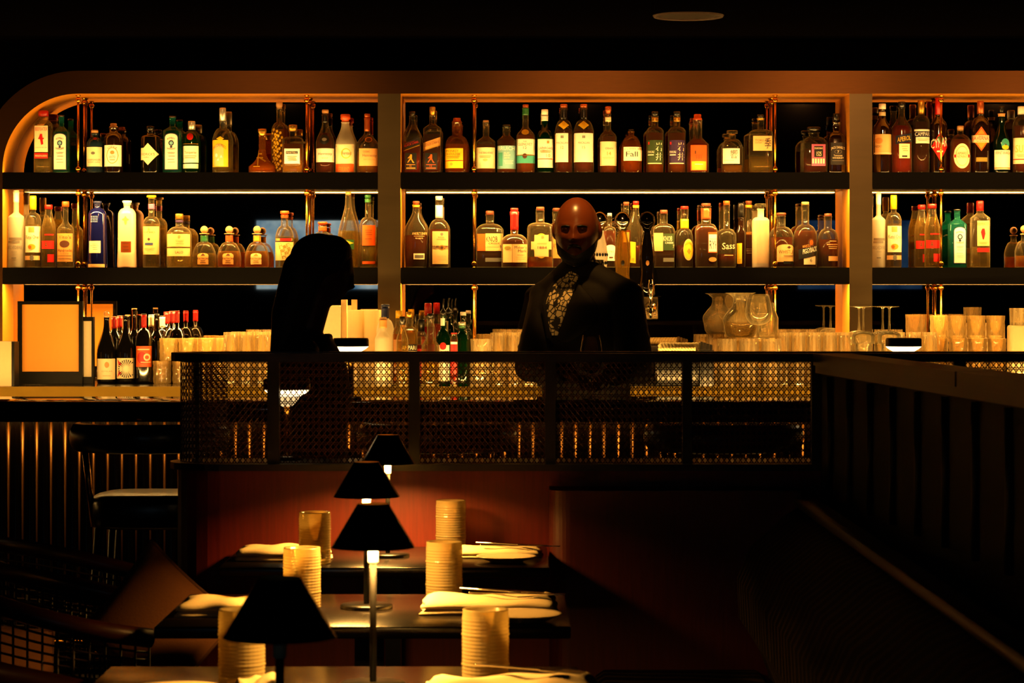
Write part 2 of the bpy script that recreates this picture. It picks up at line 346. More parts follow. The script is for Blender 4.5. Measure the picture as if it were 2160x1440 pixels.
def B(lev, crop, x0, x1, top, ys, yn, yc, nw, cw, kind, glass, liq, ly, cap, parts, label, foil=None, dy=0, name='liquor_bottle', rz=0, group=None, cat='bottle'):
    ox, oy, sc = CROP[crop]; zb, Y = LEVEL[lev]; Y += dy; s = s_at(Y); k = 1 / (sc * s)
    yb = (HZ + (CZ - zb) * s - oy) * sc; xc = (x0 + x1) / 2; A = (x1 - x0) / 2 * k
    px = ox + xc / sc; H = (yb - top) * k
    Z = lambda y: max(0.0, (yb - y) * k)
    p, n, dep, tb = kind; zs, zn, zc = Z(ys), Z(yn), Z(yc); rn = nw / 2 * k
    prof = [(A * tb * .90, 0), (A * tb * .985, .004), (A * tb, .010)]
    if tb != 1: prof.append((A * (1 + (tb - 1) * .4), zs * .4))
    prof.append((A, zs))
    for i in range(1, 8):
        t = i / 8
        if p == 0: f = .5 + .5 * math.cos(PI * t)
        elif p == 1: f = 1 - t
        elif p == 2: f = math.sqrt(max(0, 1 - t * t)) * .75 + (1 - t) * .25 if t < 1 else 0
        else: f = (1 - t) ** p
        prof.append((rn + (A - rn) * f, zs + (zn - zs) * t))
    prof += [(rn, zn), (rn * .98, (zn + zc) / 2), (rn, zc - .004), (rn * 1.12, zc - .003), (rn * 1.12, zc)]
    prof = [q for i, q in enumerate(prof) if i == 0 or q[1] > prof[i - 1][1] + 1e-5]
    def rad(z):
        for (r0, z0), (r1, z1) in zip(prof, prof[1:]):
            if z0 <= z <= z1: return r0 + (r1 - r0) * (z - z0) / (z1 - z0)
        return prof[-1][0] if z > 0 else prof[0][0]
    def front(x, z, e):
        a = rad(z); u = min(.985, abs(x) / a); return -(a * dep) * (1 - u ** n) ** (1 / n) - e
    t = thing(name, label, cat, (PX(px, Y), Y, zb + .0006), rz, group)
    seg = 28 if n > 2 else 24
    MB().lathe(prof, seg, 0, n=n, dep=dep).build('bottle_glass', GLASS[glass](), t)
    if glass not in ('black', 'brown', 'dgreen', 'cobalt', 'pink', 'frost'):
        MB().lathe([(r * .97, z) for r, z in ((A * tb * .90, .0012), (A * tb, .004), (A * tb, .0075), (A * tb * .7, .0085))], seg, 0, n=n, dep=dep).build('thick_base', GL('thick_base_glass', 'f0e4c0', .55, 'fae4b0', gloss=.6, edge=.2), t)
    if liq:
        zl = Z(ly); lp = [(r * .93, max(z, .0092)) for r, z in prof if z < zl - .002] + [(rad(zl) * .93, zl)]
        lp = [q for i, q in enumerate(lp) if i == 0 or q[1] > lp[i - 1][1] + 1e-5]
        MB().lathe(lp, seg, 0, n=n, dep=dep).build('liquid', LIQ[liq](), t)
    if foil:
        fa, fb, fc = foil; z0, z1 = Z(fb), Z(fa)
        MB().lathe([(rad(z0 + (z1 - z0) * i / 5) * 1.05 + .0004, z0 + (z1 - z0) * i / 5) for i in range(6)], 20, n=2 if n < 3 or z0 > zs else n, dep=1 if z0 > zn - .003 else dep).build('neck_foil', CAPM[fc]() if fc in CAPM else paper(fc), t)
    if cap:
        ct, cc = cap; rc = cw / 2 * k; h = H - zc; mb = MB()
        if ct == 'c': mb.lathe([(rc, zc - .0005), (rc, zc + h * .9), (rc * .9, zc + h)], 20)
        elif ct == 'k': mb.lathe([(rn * .95, zc - .0005), (rn * .95, zc + h * .3), (rc, zc + h * .34), (rc, zc + h * .92), (rc * .85, zc + h)], 20)
        elif ct == 'b':
            mb.lathe([(rc * 1.08, zc), (rc * 1.08, zc + h * .08), (rc * .7, zc + h * .1)], 20)
            mb.sphere((0, 0, zc + h * .54), min(rc, h * .47), 20, 12)
        elif ct == 'f': mb.lathe([(rn, zc), (rc * .8, zc + h * .3), (rc, zc + h * .55), (rc, zc + h)], 20)
        elif ct == 'p':                                   # speed pourer
            mb.lathe([(rn * 1.1, zc), (rn * 1.1, zc + h * .25), (rn * .6, zc + h * .34), (rn * .42, zc + h * .42)], 14)
            mb.tube([(0, 0, zc + h * .4), (0, 0, zc + h * .7), (.004, 0, zc + h)], .0032, 8)
        mb.build({'k': 'stopper', 'b': 'ball_stopper', 'p': 'pourer'}.get(ct, 'cap'), CAPM[cc](), t)
    for pname, els in parts:
        mb = MB(); cols = []
        for ei, el in enumerate(els):
            typ = el[0]; col = el[6] if typ == 't' else (el[5] if typ == 'r' else el[2])
            if col not in cols: cols.append(col)
            mi = cols.index(col); e = .0006 + .00035 * min(ei, 6)
            if typ == 'r':
                xa, xb, ya, yb2 = el[1:5]; shp = el[6] if len(el) > 6 else ''; arg = el[7] if len(el) > 7 else 0
                nx = 8 if n > 3 else 12; nz_ = 4; vs = []
                if shp in ('arch', 'oval', 'dia'): nx = 16
                for i in range(nx + 1):
                    u = i / nx; x = xa + (xb - xa) * u; c = 2 * u - 1; hi, lo = ya, yb2
                    if shp == 'arch': hi = ya + arg * (1 - math.sqrt(max(0, 1 - c * c)))
                    elif shp == 'oval': m_ = (ya + yb2) / 2; q = (yb2 - ya) / 2 * max(.02, math.sqrt(max(0, 1 - c * c))); hi, lo = m_ - q, m_ + q
                    elif shp == 'dia': m_ = (ya + yb2) / 2; q = (yb2 - ya) / 2 * max(.03, 1 - abs(c)); hi, lo = m_ - q, m_ + q
                    elif shp == 'sl': hi, lo = ya - arg * u, yb2 - arg * u
                    elif shp == 'rays': pass
                    for j in range(nz_ + 1):
                        xx = (x - xc) * k; zz = Z(lo + (hi - lo) * j / nz_); a = rad(zz) * .985
                        xx = max(-a, min(a, xx)); vs.append((xx, front(xx, zz, e), zz))
                q = nz_ + 1
                mb.add(vs, [(i * q + j, (i + 1) * q + j, (i + 1) * q + j + 1, i * q + j + 1) for i in range(nx) for j in range(nz_)], mi)
            elif typ == 't':
                xa, xb, ya, yb2 = el[2:6]; sl = el[7] if len(el) > 7 else 0
                v, f = text(el[1]); vs = []
                for a_, b_ in v:
                    x = xa + a_ * (xb - xa); y = yb2 + (ya - yb2) * b_ - sl * a_
                    if len(el) > 8: y += el[8] * (2 * a_ - 1) ** 2               # bent line of type
                    xx = (x - xc) * k; zz = Z(y); a = rad(zz) * .985; xx = max(-a, min(a, xx)); vs.append((xx, front(xx, zz, e), zz))
                mb.add(vs, f, mi, False)
            elif typ == 'p':
                vs = []
                for x, y in el[1]:
                    xx = (x - xc) * k; zz = Z(y); a = rad(zz) * .985; xx = max(-a, min(a, xx)); vs.append((xx, front(xx, zz, e), zz))
                mb.add(vs, [tuple(range(len(vs)))], mi, False)
        mb.build(pname, [paper(c) for c in cols], t)
    return t
def R(xa, xb, ya, yb, col, *a): return ('r', xa, xb, ya, yb, col) + a
def T(s_, xa, xb, ya, yb, col, *a): return ('t', s_, xa, xb, ya, yb, col) + a
def lines(xa, xb, ys, col, h=6): return [R(xa + (i % 3) * 6, xb - (i % 2) * 8, y, y + h, col) for i, y in enumerate(ys)]
def man(x, y, h, c):                                   # little striding figure on a label
    g = lambda pts: ('p', [(x + a * h, y + b * h) for a, b in pts], c)
    return [g([(-.06, 0), (.16, 0), (.16, .14), (-.06, .14)]), g([(-.10, .14), (.16, .16), (.14, .52), (-.12, .5)]), g([(-.12, .2), (-.34, .42), (-.28, .48), (-.08, .32)]),
            g([(-.10, .5), (.08, .5), (-.22, .86), (-.36, 1), (-.34, .84)]), g([(.0, .5), (.14, .5), (.3, .8), (.44, .96), (.26, .98), (.18, .84)])]
# ---- upper shelf, bay beside the rounded corner
B(1, '1', 376, 566, 480, 625, 575, 545, 90, 110, SQ, 'clear', 'gin', 985, ('c', 're'), [('label', [R(390, 536, 650, 935, 'cr'), T('BEEFEATER', 398, 530, 668, 705, 're'), R(432, 494, 782, 796, 're'), ('p', [(453, 740), (475, 740), (480, 790), (488, 850), (464, 858), (452, 800), (438, 780)], 're'), T('LONDON DRY GIN', 402, 524, 880, 892, 'gy'), R(390, 536, 945, 1005, 're'), T('DISTILLED IN LONDON', 398, 528, 966, 986, 'cr')])], 'square clear gin bottle with red cap and small red figure on its label', name='gin_bottle')
def bombay(lev, crop, x0, x1, top, ys, yn, lx0, lx1, ly0, ly1, label):
    c = (lx0 + lx1) / 2; w = lx1 - lx0; h = ly1 - ly0
    q = lambda f: ly0 + h * f
    B(lev, crop, x0, x1, top, ys, yn, top + 18, (x1 - x0) * .32, (x1 - x0) * .36, (1, 4, .75, 1), 'teal', None, 0, ('c', 'bk'),
      [('label', [R(lx0 - 8, lx1 + 8, ly0 - 8, ly1 + 8, 'nv', 'arch', h * .10), R(lx0, lx1, ly0, ly1, 'wh', 'arch', h * .10), T('BOMBAY', c - w * .32, c + w * .32, q(.10), q(.15), 'bk', 0, h * .03),
        R(c - w * .22, c + w * .22, q(.19), q(.34), 'nv', 'oval'), R(c - w * .14, c + w * .14, q(.215), q(.315), 'lb', 'oval'), R(c - w * .1, c + w * .1, q(.345), q(.40), 'nv', 'oval'),
        T('SAPPHIRE', c - w * .34, c + w * .34, q(.41), q(.46), 'bk', 0, -h * .03)] + lines(c - w * .3, c + w * .3, [q(.53), q(.56), q(.63), q(.72), q(.80)], 'gy', h * .01))], label, name='gin_bottle')
bombay(1, '1', 578, 755, 530, 715, 655, 595, 725, 735, 1120, 'flat teal gin bottle with arched white label, close beside the red capped one')
B(1, '1', 940, 1118, 690, 850, 775, 730, 75, 75, (2, 2, 1, 1), 'blue', None, 0, ('k', 'co'), [('label', [R(945, 1112, 880, 1090, 'cr'), R(1000, 1045, 930, 962, 'gy', 'oval'), T('GUNPOWDER', 955, 1100, 1008, 1030, 'br'), T('IRISH GIN', 965, 1090, 1035, 1052, 'br')]), ('seal', [R(1020, 1062, 775, 800, 're', 'oval')])], 'small slate blue gin bottle with cork and cream label', name='gin_bottle')
B(1, '1', 1130, 1335, 620, 790, 720, 665, 95, 70, ROUND, 'brown', None, 0, ('k', 'co'), [('label', [R(1140, 1325, 860, 1090, 'wh'), R(1168, 1298, 885, 1060, 'or2', 'oval'), R(1176, 1290, 892, 1052, 'wh', 'oval'), T('CITYZ', 1180, 1285, 872, 892, 'br', 0, 12), R(1210, 1258, 920, 960, 'tan', 'oval'), T('1870', 1200, 1265, 975, 1003, 'br'), R(1205, 1262, 1015, 1024, 'tan')])], 'dark bottle with cork stopper and round seal on a white label', name='gin_bottle')
B(1, '1', 1530, 1735, 650, 770, 745, 700, 80, 84, ROUND, 'black', None, 0, ('c', 'bk'), [('label', [R(1508, 1728, 838, 1076, 'cr', 'dia'), R(1512, 1590, 890, 1020, 'cr'), T("NDRICK'S", 1545, 1690, 945, 972, 'br'), T('GIN', 1570, 1625, 985, 1000, 'br')])], 'squat black bottle with a diamond cream label', name='gin_bottle')
bombay(1, '1', 1770, 1975, 540, 700, 655, 1800, 1935, 735, 1120, 'flat teal gin bottle with arched label standing by a green one')
B(1, '1', 1985, 2175, 595, 800, 700, 692, 74, 80, ROUND, 'green', 'gin', 830, ('c', 'si'), [('label', [R(1988, 2160, 868, 1050, 'wh'), R(1990, 2158, 1062, 1112, 'wh'), T('Tanqueray', 2010, 2140, 925, 960, 'tan'), *lines(2005, 2140, [975, 995], 'tan'), R(1990, 2158, 843, 850, 'go')]), ('seal', [R(2035, 2108, 730, 805, 're', 'oval')])], 'green gin bottle with red wax seal, silver cap and white label', name='gin_bottle')
B(1, '2', 248, 470, 245, 590, 460, 390, 68, 72, ROUND, 'clear', 'pale', 640, ('c', 'si'), [('label', [R(254, 428, 600, 890, 'ye'), R(300, 385, 560, 610, 'ye', 'dia'), R(275, 380, 640, 880, 'lt', 'arch', 60), T('MACCHU PISCO', 262, 408, 640, 670, 'bk', 0, 36), R(290, 315, 745, 785, 'wh', 'oval'), ('p', [(340, 790), (355, 760), (368, 790)], 'wh'), ('p', [(305, 820), (325, 795), (330, 825)], 'wh')])], 'clear pisco bottle with silver screw cap and bright yellow label')
B(1, '2', 640, 935, 475, 880, 650, 545, 72, 92, (3, 2.6, .6, 1), 'amberglass', 'gold', 700, ('f', 'go'), [('emblem', [R(738, 752, 700, 875, 'go'), R(722, 786, 738, 752, 'go'), R(700, 800, 780, 794, 'go')] + [('p', [(770 + i * 14, 790 + i * 8), (850 + i * 8, 770 + i * 18), (860 + i * 8, 778 + i * 18), (772 + i * 14, 806 + i * 8)], 'go') for i in range(4)] + [R(700, 770, 880, 888, 'go')])], 'bell shaped cognac decanter with gold cross and pale stopper', name='cognac_bottle', dy=-.035)
B(1, '2', 885, 1062, 180, 500, 400, 255, 62, 70, ROUND, 'clear', 'gold', 480, ('k', 'co'), [('label', [('p', [(905 + (i * 37) % 95, 480 + i * 17), (925 + (i * 37) % 95, 470 + i * 17), (932 + (i * 37) % 95, 492 + i * 17), (912 + (i * 37) % 95, 506 + i * 17)], 'ye') for i in range(27)] + [('p', [(893 + (i * 53) % 70, 520 + i * 19), (908 + (i * 53) % 70, 514 + i * 19), (914 + (i * 53) % 70, 532 + i * 19), (896 + (i * 53) % 70, 540 + i * 19)], 'ye') for i in range(22)])], 'tall slim bottle covered in small yellow leaves with pale cork', dy=.045)
B(1, '2', 1010, 1232, 430, 590, 560, 500, 78, 92, (2, 6, .8, 1), 'clear', 'gold', 640, ('c', 'go'), [('label', [R(1035, 1202, 692, 855, 'wh'), R(1052, 1180, 720, 750, 'nv'), T('MARTELL', 1060, 1172, 726, 744, 'cr'), *lines(1065, 1170, [775, 795, 815], 'tan')])], 'boxy cognac bottle with gold cap and white label under a navy band', name='cognac_bottle', dy=-.035)
B(1, '2', 1368, 1575, 265, 640, 410, 315, 70, 74, (0, 2, 1, .98), 'clear', 'dark', 520, ('k', 'co'), [('label', [R(1376, 1570, 690, 838, 'wh'), T('Hennessy', 1400, 1550, 735, 770, 'br'), T('V.S.O.P', 1440, 1510, 785, 805, 'tan')]), ('emblem', [R(1410, 1520, 540, 645, 'bk', 'oval'), R(1440, 1495, 575, 610, 'si', 'oval')])], 'curvy dark cognac bottle with white label and black oval medallion', name='cognac_bottle', foil=(318, 405, 'bk'))
B(1, '2', 1580, 1800, 315, 660, 420, 400, 84, 108, (0, 2, 1, 1), 'frost', None, 0, ('k', 'orr'), [('label', [R(1588, 1785, 645, 855, 'cr'), R(1650, 1755, 690, 800, 'ye', 'oval'), R(1660, 1748, 700, 790, 'cr', 'oval'), T('Ferrand', 1662, 1760, 725, 760, 'br'), R(1588, 1785, 858, 945, 'orr'), T('FERRAND', 1618, 1742, 892, 945, 'or2')])], 'pale frosted cognac bottle with orange cap and orange base label', name='cognac_bottle')
B(1, '2', 1808, 2046, 310, 650, 500, 350, 60, 66, (0, 2.4, .8, 1), 'clear', 'gold', 720, ('c', 'cu'), [('label', [R(1842, 2040, 690, 878, 'lt'), T('Hennessy', 1882, 2030, 750, 790, 'br'), T('VERY SPECIAL', 1890, 2015, 802, 818, 'tan'), T('COGNAC', 1885, 1960, 715, 735, 'br')]), ('emblem', [R(1905, 1985, 565, 625, 'go', 'oval'), R(1915, 1975, 573, 617, 'br', 'oval')])], 'cognac bottle with copper neck, tan label, touching the bronze pillar', name='cognac_bottle', foil=(352, 500, 'cu'))
# ---- upper shelf, middle bay
def walker(x0, x1, top, ys, yn, yc, c1, c2, txt, capc, label, fig):
    B(1, '3', x0, x1, top, ys, yn, yc, 62, 66, (0, 5, 1, 1), 'clear', 'red' if capc == 'bk' else 'dark', ys + 55, ('c', capc),
      [('label', [R(x0 + 4, x1 - 12, 630, 720, c1, 'sl', 62), R(x0 + 4, x1 - 12, 712, 722, 'go', 'sl', 62), T(txt, x0 + 14, x1 - 22, 655, 676, c2, 50), T('SCOTCH WHISKY', x0 + 16, x1 - 60, 640, 650, c2, 36)]),
       ('base_label', [R(x0 + 20, x1 - 44, 740, 920, 'bk')] + man((x0 + x1) / 2 - 14, 756, 92, fig) + [R(x0 + 34, x1 - 58, 862, 868, fig), T('12', x0 + 72, x1 - 100, 872, 892, fig), R(x0 + 34, x1 - 58, 898, 910, fig)])], label, name='whisky_bottle')
walker(160, 350, 285, 560, 380, 335, 'bk', 're', 'BLACK LABEL', 'bk', 'square red whisky bottle with slanting black label and black cap', 'or2')
walker(375, 572, 235, 480, 410, 330, 'tan', 'br', 'GOLD LABEL', 'go', 'square whisky bottle with slanting gold label and tall gold cap', 'orr')
B(1, '3', 610, 868, 355, 650, 545, 400, 105, 82, ROUND, 'amberglass', 'whisky', 640, ('k', 'cu'), [('label', [R(614, 808, 690, 905, 'ye'), T('MONKEY', 626, 760, 706, 732, 'bk'), T('SHOULDER', 626, 776, 740, 764, 'bk'), R(614, 808, 820, 828, 're'), R(665, 700, 842, 880, 'or2', 'dia'), *lines(630, 770, [778, 795], 'ol')])], 'fat shouldered whisky bottle with yellow label and copper topped stopper', name='whisky_bottle')
B(1, '3', 950, 1158, 380, 620, 545, 400, 66, 62, (0, 2, 1, 1), 'clear', 'whisky', 640, ('k', 'co'), [('label', [R(954, 1152, 680, 906, 'cr'), T('THE BALVENIE', 975, 1130, 728, 748, 'br'), *lines(985, 1110, [770, 785], 'tan'), R(1020, 1075, 800, 830, 'lt', 'oval')])], 'short necked whisky bottle with broad cream label, next to the middle brass rod', name='whisky_bottle')
B(1, '3', 1175, 1380, 430, 600, 545, 455, 84, 84, (1, 2, 1, 1), 'clear', 'whisky', 600, ('c', 'bk'), [('label', [R(1178, 1376, 660, 910, 'lb'), T('BRUICH', 1186, 1366, 668, 710, 'wh'), T('ISLAY', 1250, 1310, 730, 750, 'wh'), T('BARLEY', 1250, 1322, 755, 773, 'wh'), T('2010', 1250, 1310, 782, 800, 'cr'), R(1190, 1235, 735, 880, 'te'), *lines(1250, 1350, [820, 835, 850], 'wh')])], 'stubby whisky bottle with pale blue label and big white letters', name='whisky_bottle')
B(1, '3', 1382, 1588, 210, 560, 440, 248, 66, 66, (0, 2, 1, 1), 'clear', 'whisky', 540, ('c', 'cu'), [('label', [R(1384, 1584, 588, 850, 'wh'), R(1384, 1584, 766, 850, 'te'), T('THE', 1455, 1495, 608, 622, 'gy'), T('GLENLIVET', 1402, 1556, 632, 660, 'gy'), T('12', 1458, 1496, 670, 698, 'br'), R(1450, 1500, 745, 800, 'br', 'oval'), R(1384, 1584, 760, 768, 'go')]), ('neck_seal', [R(1440, 1520, 482, 542, 'ye', 'oval')])], 'tall whisky bottle with green neck and white over turquoise label', name='whisky_bottle', foil=(248, 325, 'gr'))
B(1, '3', 1600, 1786, 262, 590, 480, 330, 70, 74, ROUND, 'green', 'whisky', 560, ('c', 'wh'), [('label', [R(1616, 1782, 588, 898, 'wh'), T('LAPHROAIG', 1628, 1775, 672, 700, 'gy'), T('10', 1708, 1750, 750, 785, 'tan'), R(1616, 1782, 800, 808, 'orr'), R(1716, 1740, 608, 636, 'tan'), *lines(1640, 1760, [715, 730], 'tan')])], 'green whisky bottle with white cap and long white label', name='whisky_bottle', foil=(332, 388, 'wh'))
for (x0, x1, la, lb, lab, tx) in ((1802, 1996, 1812, 1945, 'tall whisky bottle with dark neck, first of a matching white labelled pair', ('12', '12')), (2004, 2226, 2010, 2215, 'broad dark necked whisky bottle, second of a matching white labelled pair', ('15', '15'))):
    c = (la + lb) / 2
    B(1, '3', x0, x1, 205, 500, 375, 248, 74, 78, ROUND, 'clear', 'dark', 480, ('c', 'cu'), [('label', [R(x0 + 2, la, 535, 840, 'lt'), R(la, lb, 525, 838, 'wh'), T('MACALLAN', c - 60, c + 62, 618, 642, 'gy'), T(tx[0], c - 16, c + 16, 665, 695, 'tan'), R(c - 14, c - 2, 552, 580, 'gy'), R(c + 2, c + 14, 552, 580, 'gy')]), ('neck_seal', [R((x0 + x1) / 2 - 62, (x0 + x1) / 2 + 55, 390, 485, 'ye', 'dia')])], lab, name='whisky_bottle', foil=(250, 372, 'bk'))
B(1, '4', 230, 415, 230, 560, 470, 310, 62, 68, (0, 2, 1, 1), 'clear', 'whisky', 560, ('k', 'cu'), [('label', [R(234, 412, 615, 876, 'cr'), T('OBAN', 288, 372, 680, 700, 'br'), T('14', 308, 352, 725, 765, 'or2'), *lines(262, 380, [785, 800], 'lt')]), ('neck_seal', [R(288, 366, 350, 405, 'cr', 'dia')])], 'slim whisky bottle with cream label and copper topped cork', name='whisky_bottle', foil=(345, 395, 'cr'))
B(1, '4', 455, 690, 480, 700, 545, 500, 68, 62, ROUND, 'amberglass', 'whisky', 600, ('c', 'bk'), [('label', [R(487, 690, 674, 824, 'wh'), T('Fall', 512, 640, 725, 780, 'bk'), T('WHISKY', 545, 620, 690, 702, 'tan')])], 'low round shouldered amber bottle with white handwritten label', name='whisky_bottle')
for x0, x1, cx0, col, lab, wd in ((735, 925, 745, 'dg', 'amber whisky bottle with dark green label of brush characters', 'wh'), (972, 1165, 985, 'pu', 'amber whisky bottle with purple label of brush characters', 'cr')):
    B(1, '4', x0, x1, 285, 500, 450, 335, 72, 72, ROUND, 'clear', 'whisky', 520, ('c', 'bk'), [('label', [R(x0 + 10, x1 - 12, 600, 862, col), T('岩', x0 + 100, x1 - 20, 625, 720, wd), T('井', x0 + 100, x1 - 20, 735, 820, wd), T('IWAI', x0 + 16, x0 + 80, 715, 742, 'wh'), R(x0 + 16, x0 + 78, 755, 765, 'wh'), R(x0 + 14, x1 - 24, 846, 856, 'cr'), R(x0 + 18, x0 + 32, 618, 648, 're')])], lab, name='whisky_bottle', foil=(352, 395, 'go'))
B(1, '4', 1170, 1415, 315, 640, 570, 375, 100, 80, (1, 2, 1, 1), 'clear', 'red', 600, ('k', 'orr'), [('label', [R(1212, 1386, 655, 930, 'orr'), R(1222, 1380, 830, 925, 'ye'), R(1255, 1268, 715, 750, 'br'), T('101', 1270, 1325, 775, 805, 'br'), T('BOURBON', 1262, 1335, 760, 772, 'br'), R(1255, 1345, 858, 866, 'wh')])], 'glowing red orange whisky bottle with orange cap', name='whisky_bottle')
B(1, '4', 1550, 1786, 490, 680, 580, 545, 80, 118, (2, 2.6, .9, 1), 'clear', 'gold', 870, ('k', 'gl'), [('label', [R(1562, 1742, 690, 856, 'wh'), T('響', 1640, 1718, 705, 800, 'bk'), T('JAPANESE HARMONY', 1575, 1680, 815, 828, 'tan')])], 'squat cut whisky decanter with flat glass stopper and one big character', name='whisky_bottle')
B(1, '4', 1850, 2105, 320, 515, 480, 358, 74, 76, (2, 7, .7, 1), 'clear', 'pale', 775, ('c', 'bk'), [('label', [R(1888, 2092, 555, 715, 'lt'), T('TOKI', 1908, 1995, 590, 615, 'br'), T('SUNTORY', 1908, 1985, 625, 636, 'br'), T('季', 2012, 2082, 580, 690, 'bk')])], 'square clear whisky bottle half full with yellow label beside the brass rod', name='whisky_bottle', foil=(360, 378, 'go'))
B(1, '5', 348, 552, 340, 480, 420, 385, 78, 108, (2, 5, .9, 1), 'clear', 'dred', 520, ('k', 'bk'), [('label', [R(410, 525, 485, 660, 'pk'), R(430, 505, 500, 590, 'bk'), T('DISARONNO', 434, 502, 510, 525, 'cr'), T('1525', 450, 490, 545, 580, 'cr')] + [R(415 + i * 22, 428 + i * 22, 602, 640, 'cr') for i in range(5)])], 'square liqueur bottle with broad square stopper and patterned pink label', rz=.12)
B(1, '5', 562, 708, 230, 440, 385, 300, 66, 58, (2, 5, 1, 1), 'brown', None, 0, ('c', 'bk'), [('label', [R(578, 698, 470, 650, 'bk'), T('JACK DANIEL\'S', 582, 692, 498, 525, 'cr', 0, 10), R(608, 668, 528, 562, 'gy', 'oval'), R(612, 664, 531, 559, 'bk', 'oval'), T('7', 632, 646, 536, 555, 'cr'), T('Tennessee', 602, 672, 568, 582, 'cr'), T('WHISKEY', 592, 684, 588, 602, 'cr'), R(590, 686, 615, 620, 'gy')])], 'square dark whiskey bottle with black label, in the corner against the pillar', name='whisky_bottle')
# ---- upper shelf, end bay
B(1, '5', 932, 1082, 150, 370, 250, 195, 52, 58, (0, 2, 1, 1), 'brown', None, 0, ('c', 'wh'), [('label', [R(934, 1078, 402, 566, 'lt'), R(940, 1000, 430, 480, 'tan', 'oval'), T('ENEGRO', 936, 990, 492, 510, 'br'), R(934, 1078, 552, 560, 'cr')])], 'brown bitters bottle with wide tan label right beside the pillar', foil=(218, 250, 'cr'))
B(1, '5', 1080, 1248, 135, 370, 240, 180, 52, 62, (0, 2.2, 1, 1), 'clear', 'red', 330, ('c', 'bk'), [('label', [R(1105, 1238, 415, 485, 'nv', 'sl', 22), T('APEROL', 1118, 1230, 430, 468, 'ye', 20), R(1132, 1220, 480, 598, 'cr'), R(1155, 1198, 575, 588, 'bk'), *lines(1150, 1205, [500, 520, 535], 'tan', 4)])], 'orange red aperitif bottle with slanted navy label')
B(1, '5', 1255, 1392, 125, 300, 245, 240, 52, 56, (2, 2, 1, 1), 'clear', 'dred', 300, ('c', 'go'), [('label', [R(1262, 1390, 362, 378, 'wh'), R(1262, 1390, 378, 422, 'nv'), T('CAMPARI', 1266, 1388, 384, 416, 'wh'), R(1272, 1386, 425, 476, 'wh'), *lines(1285, 1372, [440, 452], 'tan', 4)])], 'dark red aperitif bottle with gold cap and navy and white label')
B(1, '5', 1398, 1535, 100, 330, 250, 240, 52, 58, (0, 2, 1, 1), 'brown', None, 0, ('c', 're'), [('label', [R(1400, 1532, 385, 620, 're', 'dia'), R(1440, 1490, 418, 470, 'gr', 'oval'), T('CYNAR', 1398, 1528, 445, 520, 'wh', 22), R(1440, 1490, 535, 548, 'wh')])], 'dark bottle with red cap and red diamond label, behind the end brass rod')
B(1, '5', 1558, 1726, 330, 470, 400, 370, 52, 54, (2, 2.3, 1, 1), 'clear', 'whisky', 440, ('k', 'co'), [('label', [R(1576, 1710, 478, 680, 'cr', 'oval'), R(1590, 1696, 498, 662, 'lt', 'oval'), R(1596, 1690, 506, 654, 'cr', 'oval'), T('AMARO', 1606, 1682, 545, 568, 'ol'), T('NONINO', 1604, 1684, 575, 597, 'ol'), R(1580, 1594, 568, 592, 're'), R(1692, 1706, 568, 592, 're')])], 'round amber bottle with cork and lacy oval label')
B(1, '5', 1732, 1880, 130, 330, 260, 235, 54, 56, ROUND, 'brown', None, 0, ('c', 'cu'), [('label', [R(1728, 1872, 340, 540, 'orr', 'dia'), R(1738, 1862, 360, 522, 'or2', 'dia'), R(1732, 1868, 410, 470, 'cr'), T('AVERNA', 1742, 1862, 418, 450, 're'), T('AMARO', 1772, 1836, 400, 413, 'br'), T('SICILIANO', 1762, 1842, 456, 466, 'br')]), ('base_label', [R(1760, 1850, 590, 625, 'ol')])], 'dark bitters bottle with copper cap and orange diamond label')
B(1, '5', 1908, 2046, 170, 480, 300, 230, 52, 44, (0, 2, 1, 1), 'dgreen', None, 0, ('c', 'bk'), [('label', [R(1914, 2042, 530, 688, 'wh'), T('FERNET-BRANCA', 1922, 2036, 542, 565, 'bk'), R(1914, 2042, 672, 680, 'or2')]), ('emblem', [R(1962, 2032, 436, 528, 'te', 'oval'), R(1968, 2026, 490, 526, 'ye', 'oval'), ('p', [(1975, 470), (1998, 482), (2024, 462), (2002, 496)], 'br')])], 'dark green bitters bottle with round eagle emblem over a white label', foil=(230, 255, 'co'))
B(1, '5', 2065, 2215, 172, 340, 250, 238, 58, 62, ROUND, 'clear', 'dark', 330, ('c', 'wh'), [('label', [R(2068, 2208, 432, 642, 'cr'), T('SUZE', 2080, 2200, 490, 550, 'ye'), R(2068, 2208, 602, 610, 're'), *lines(2090, 2190, [570, 582], 'tan', 4)])], 'cream labelled bottle at the cut off end of the upper shelf')
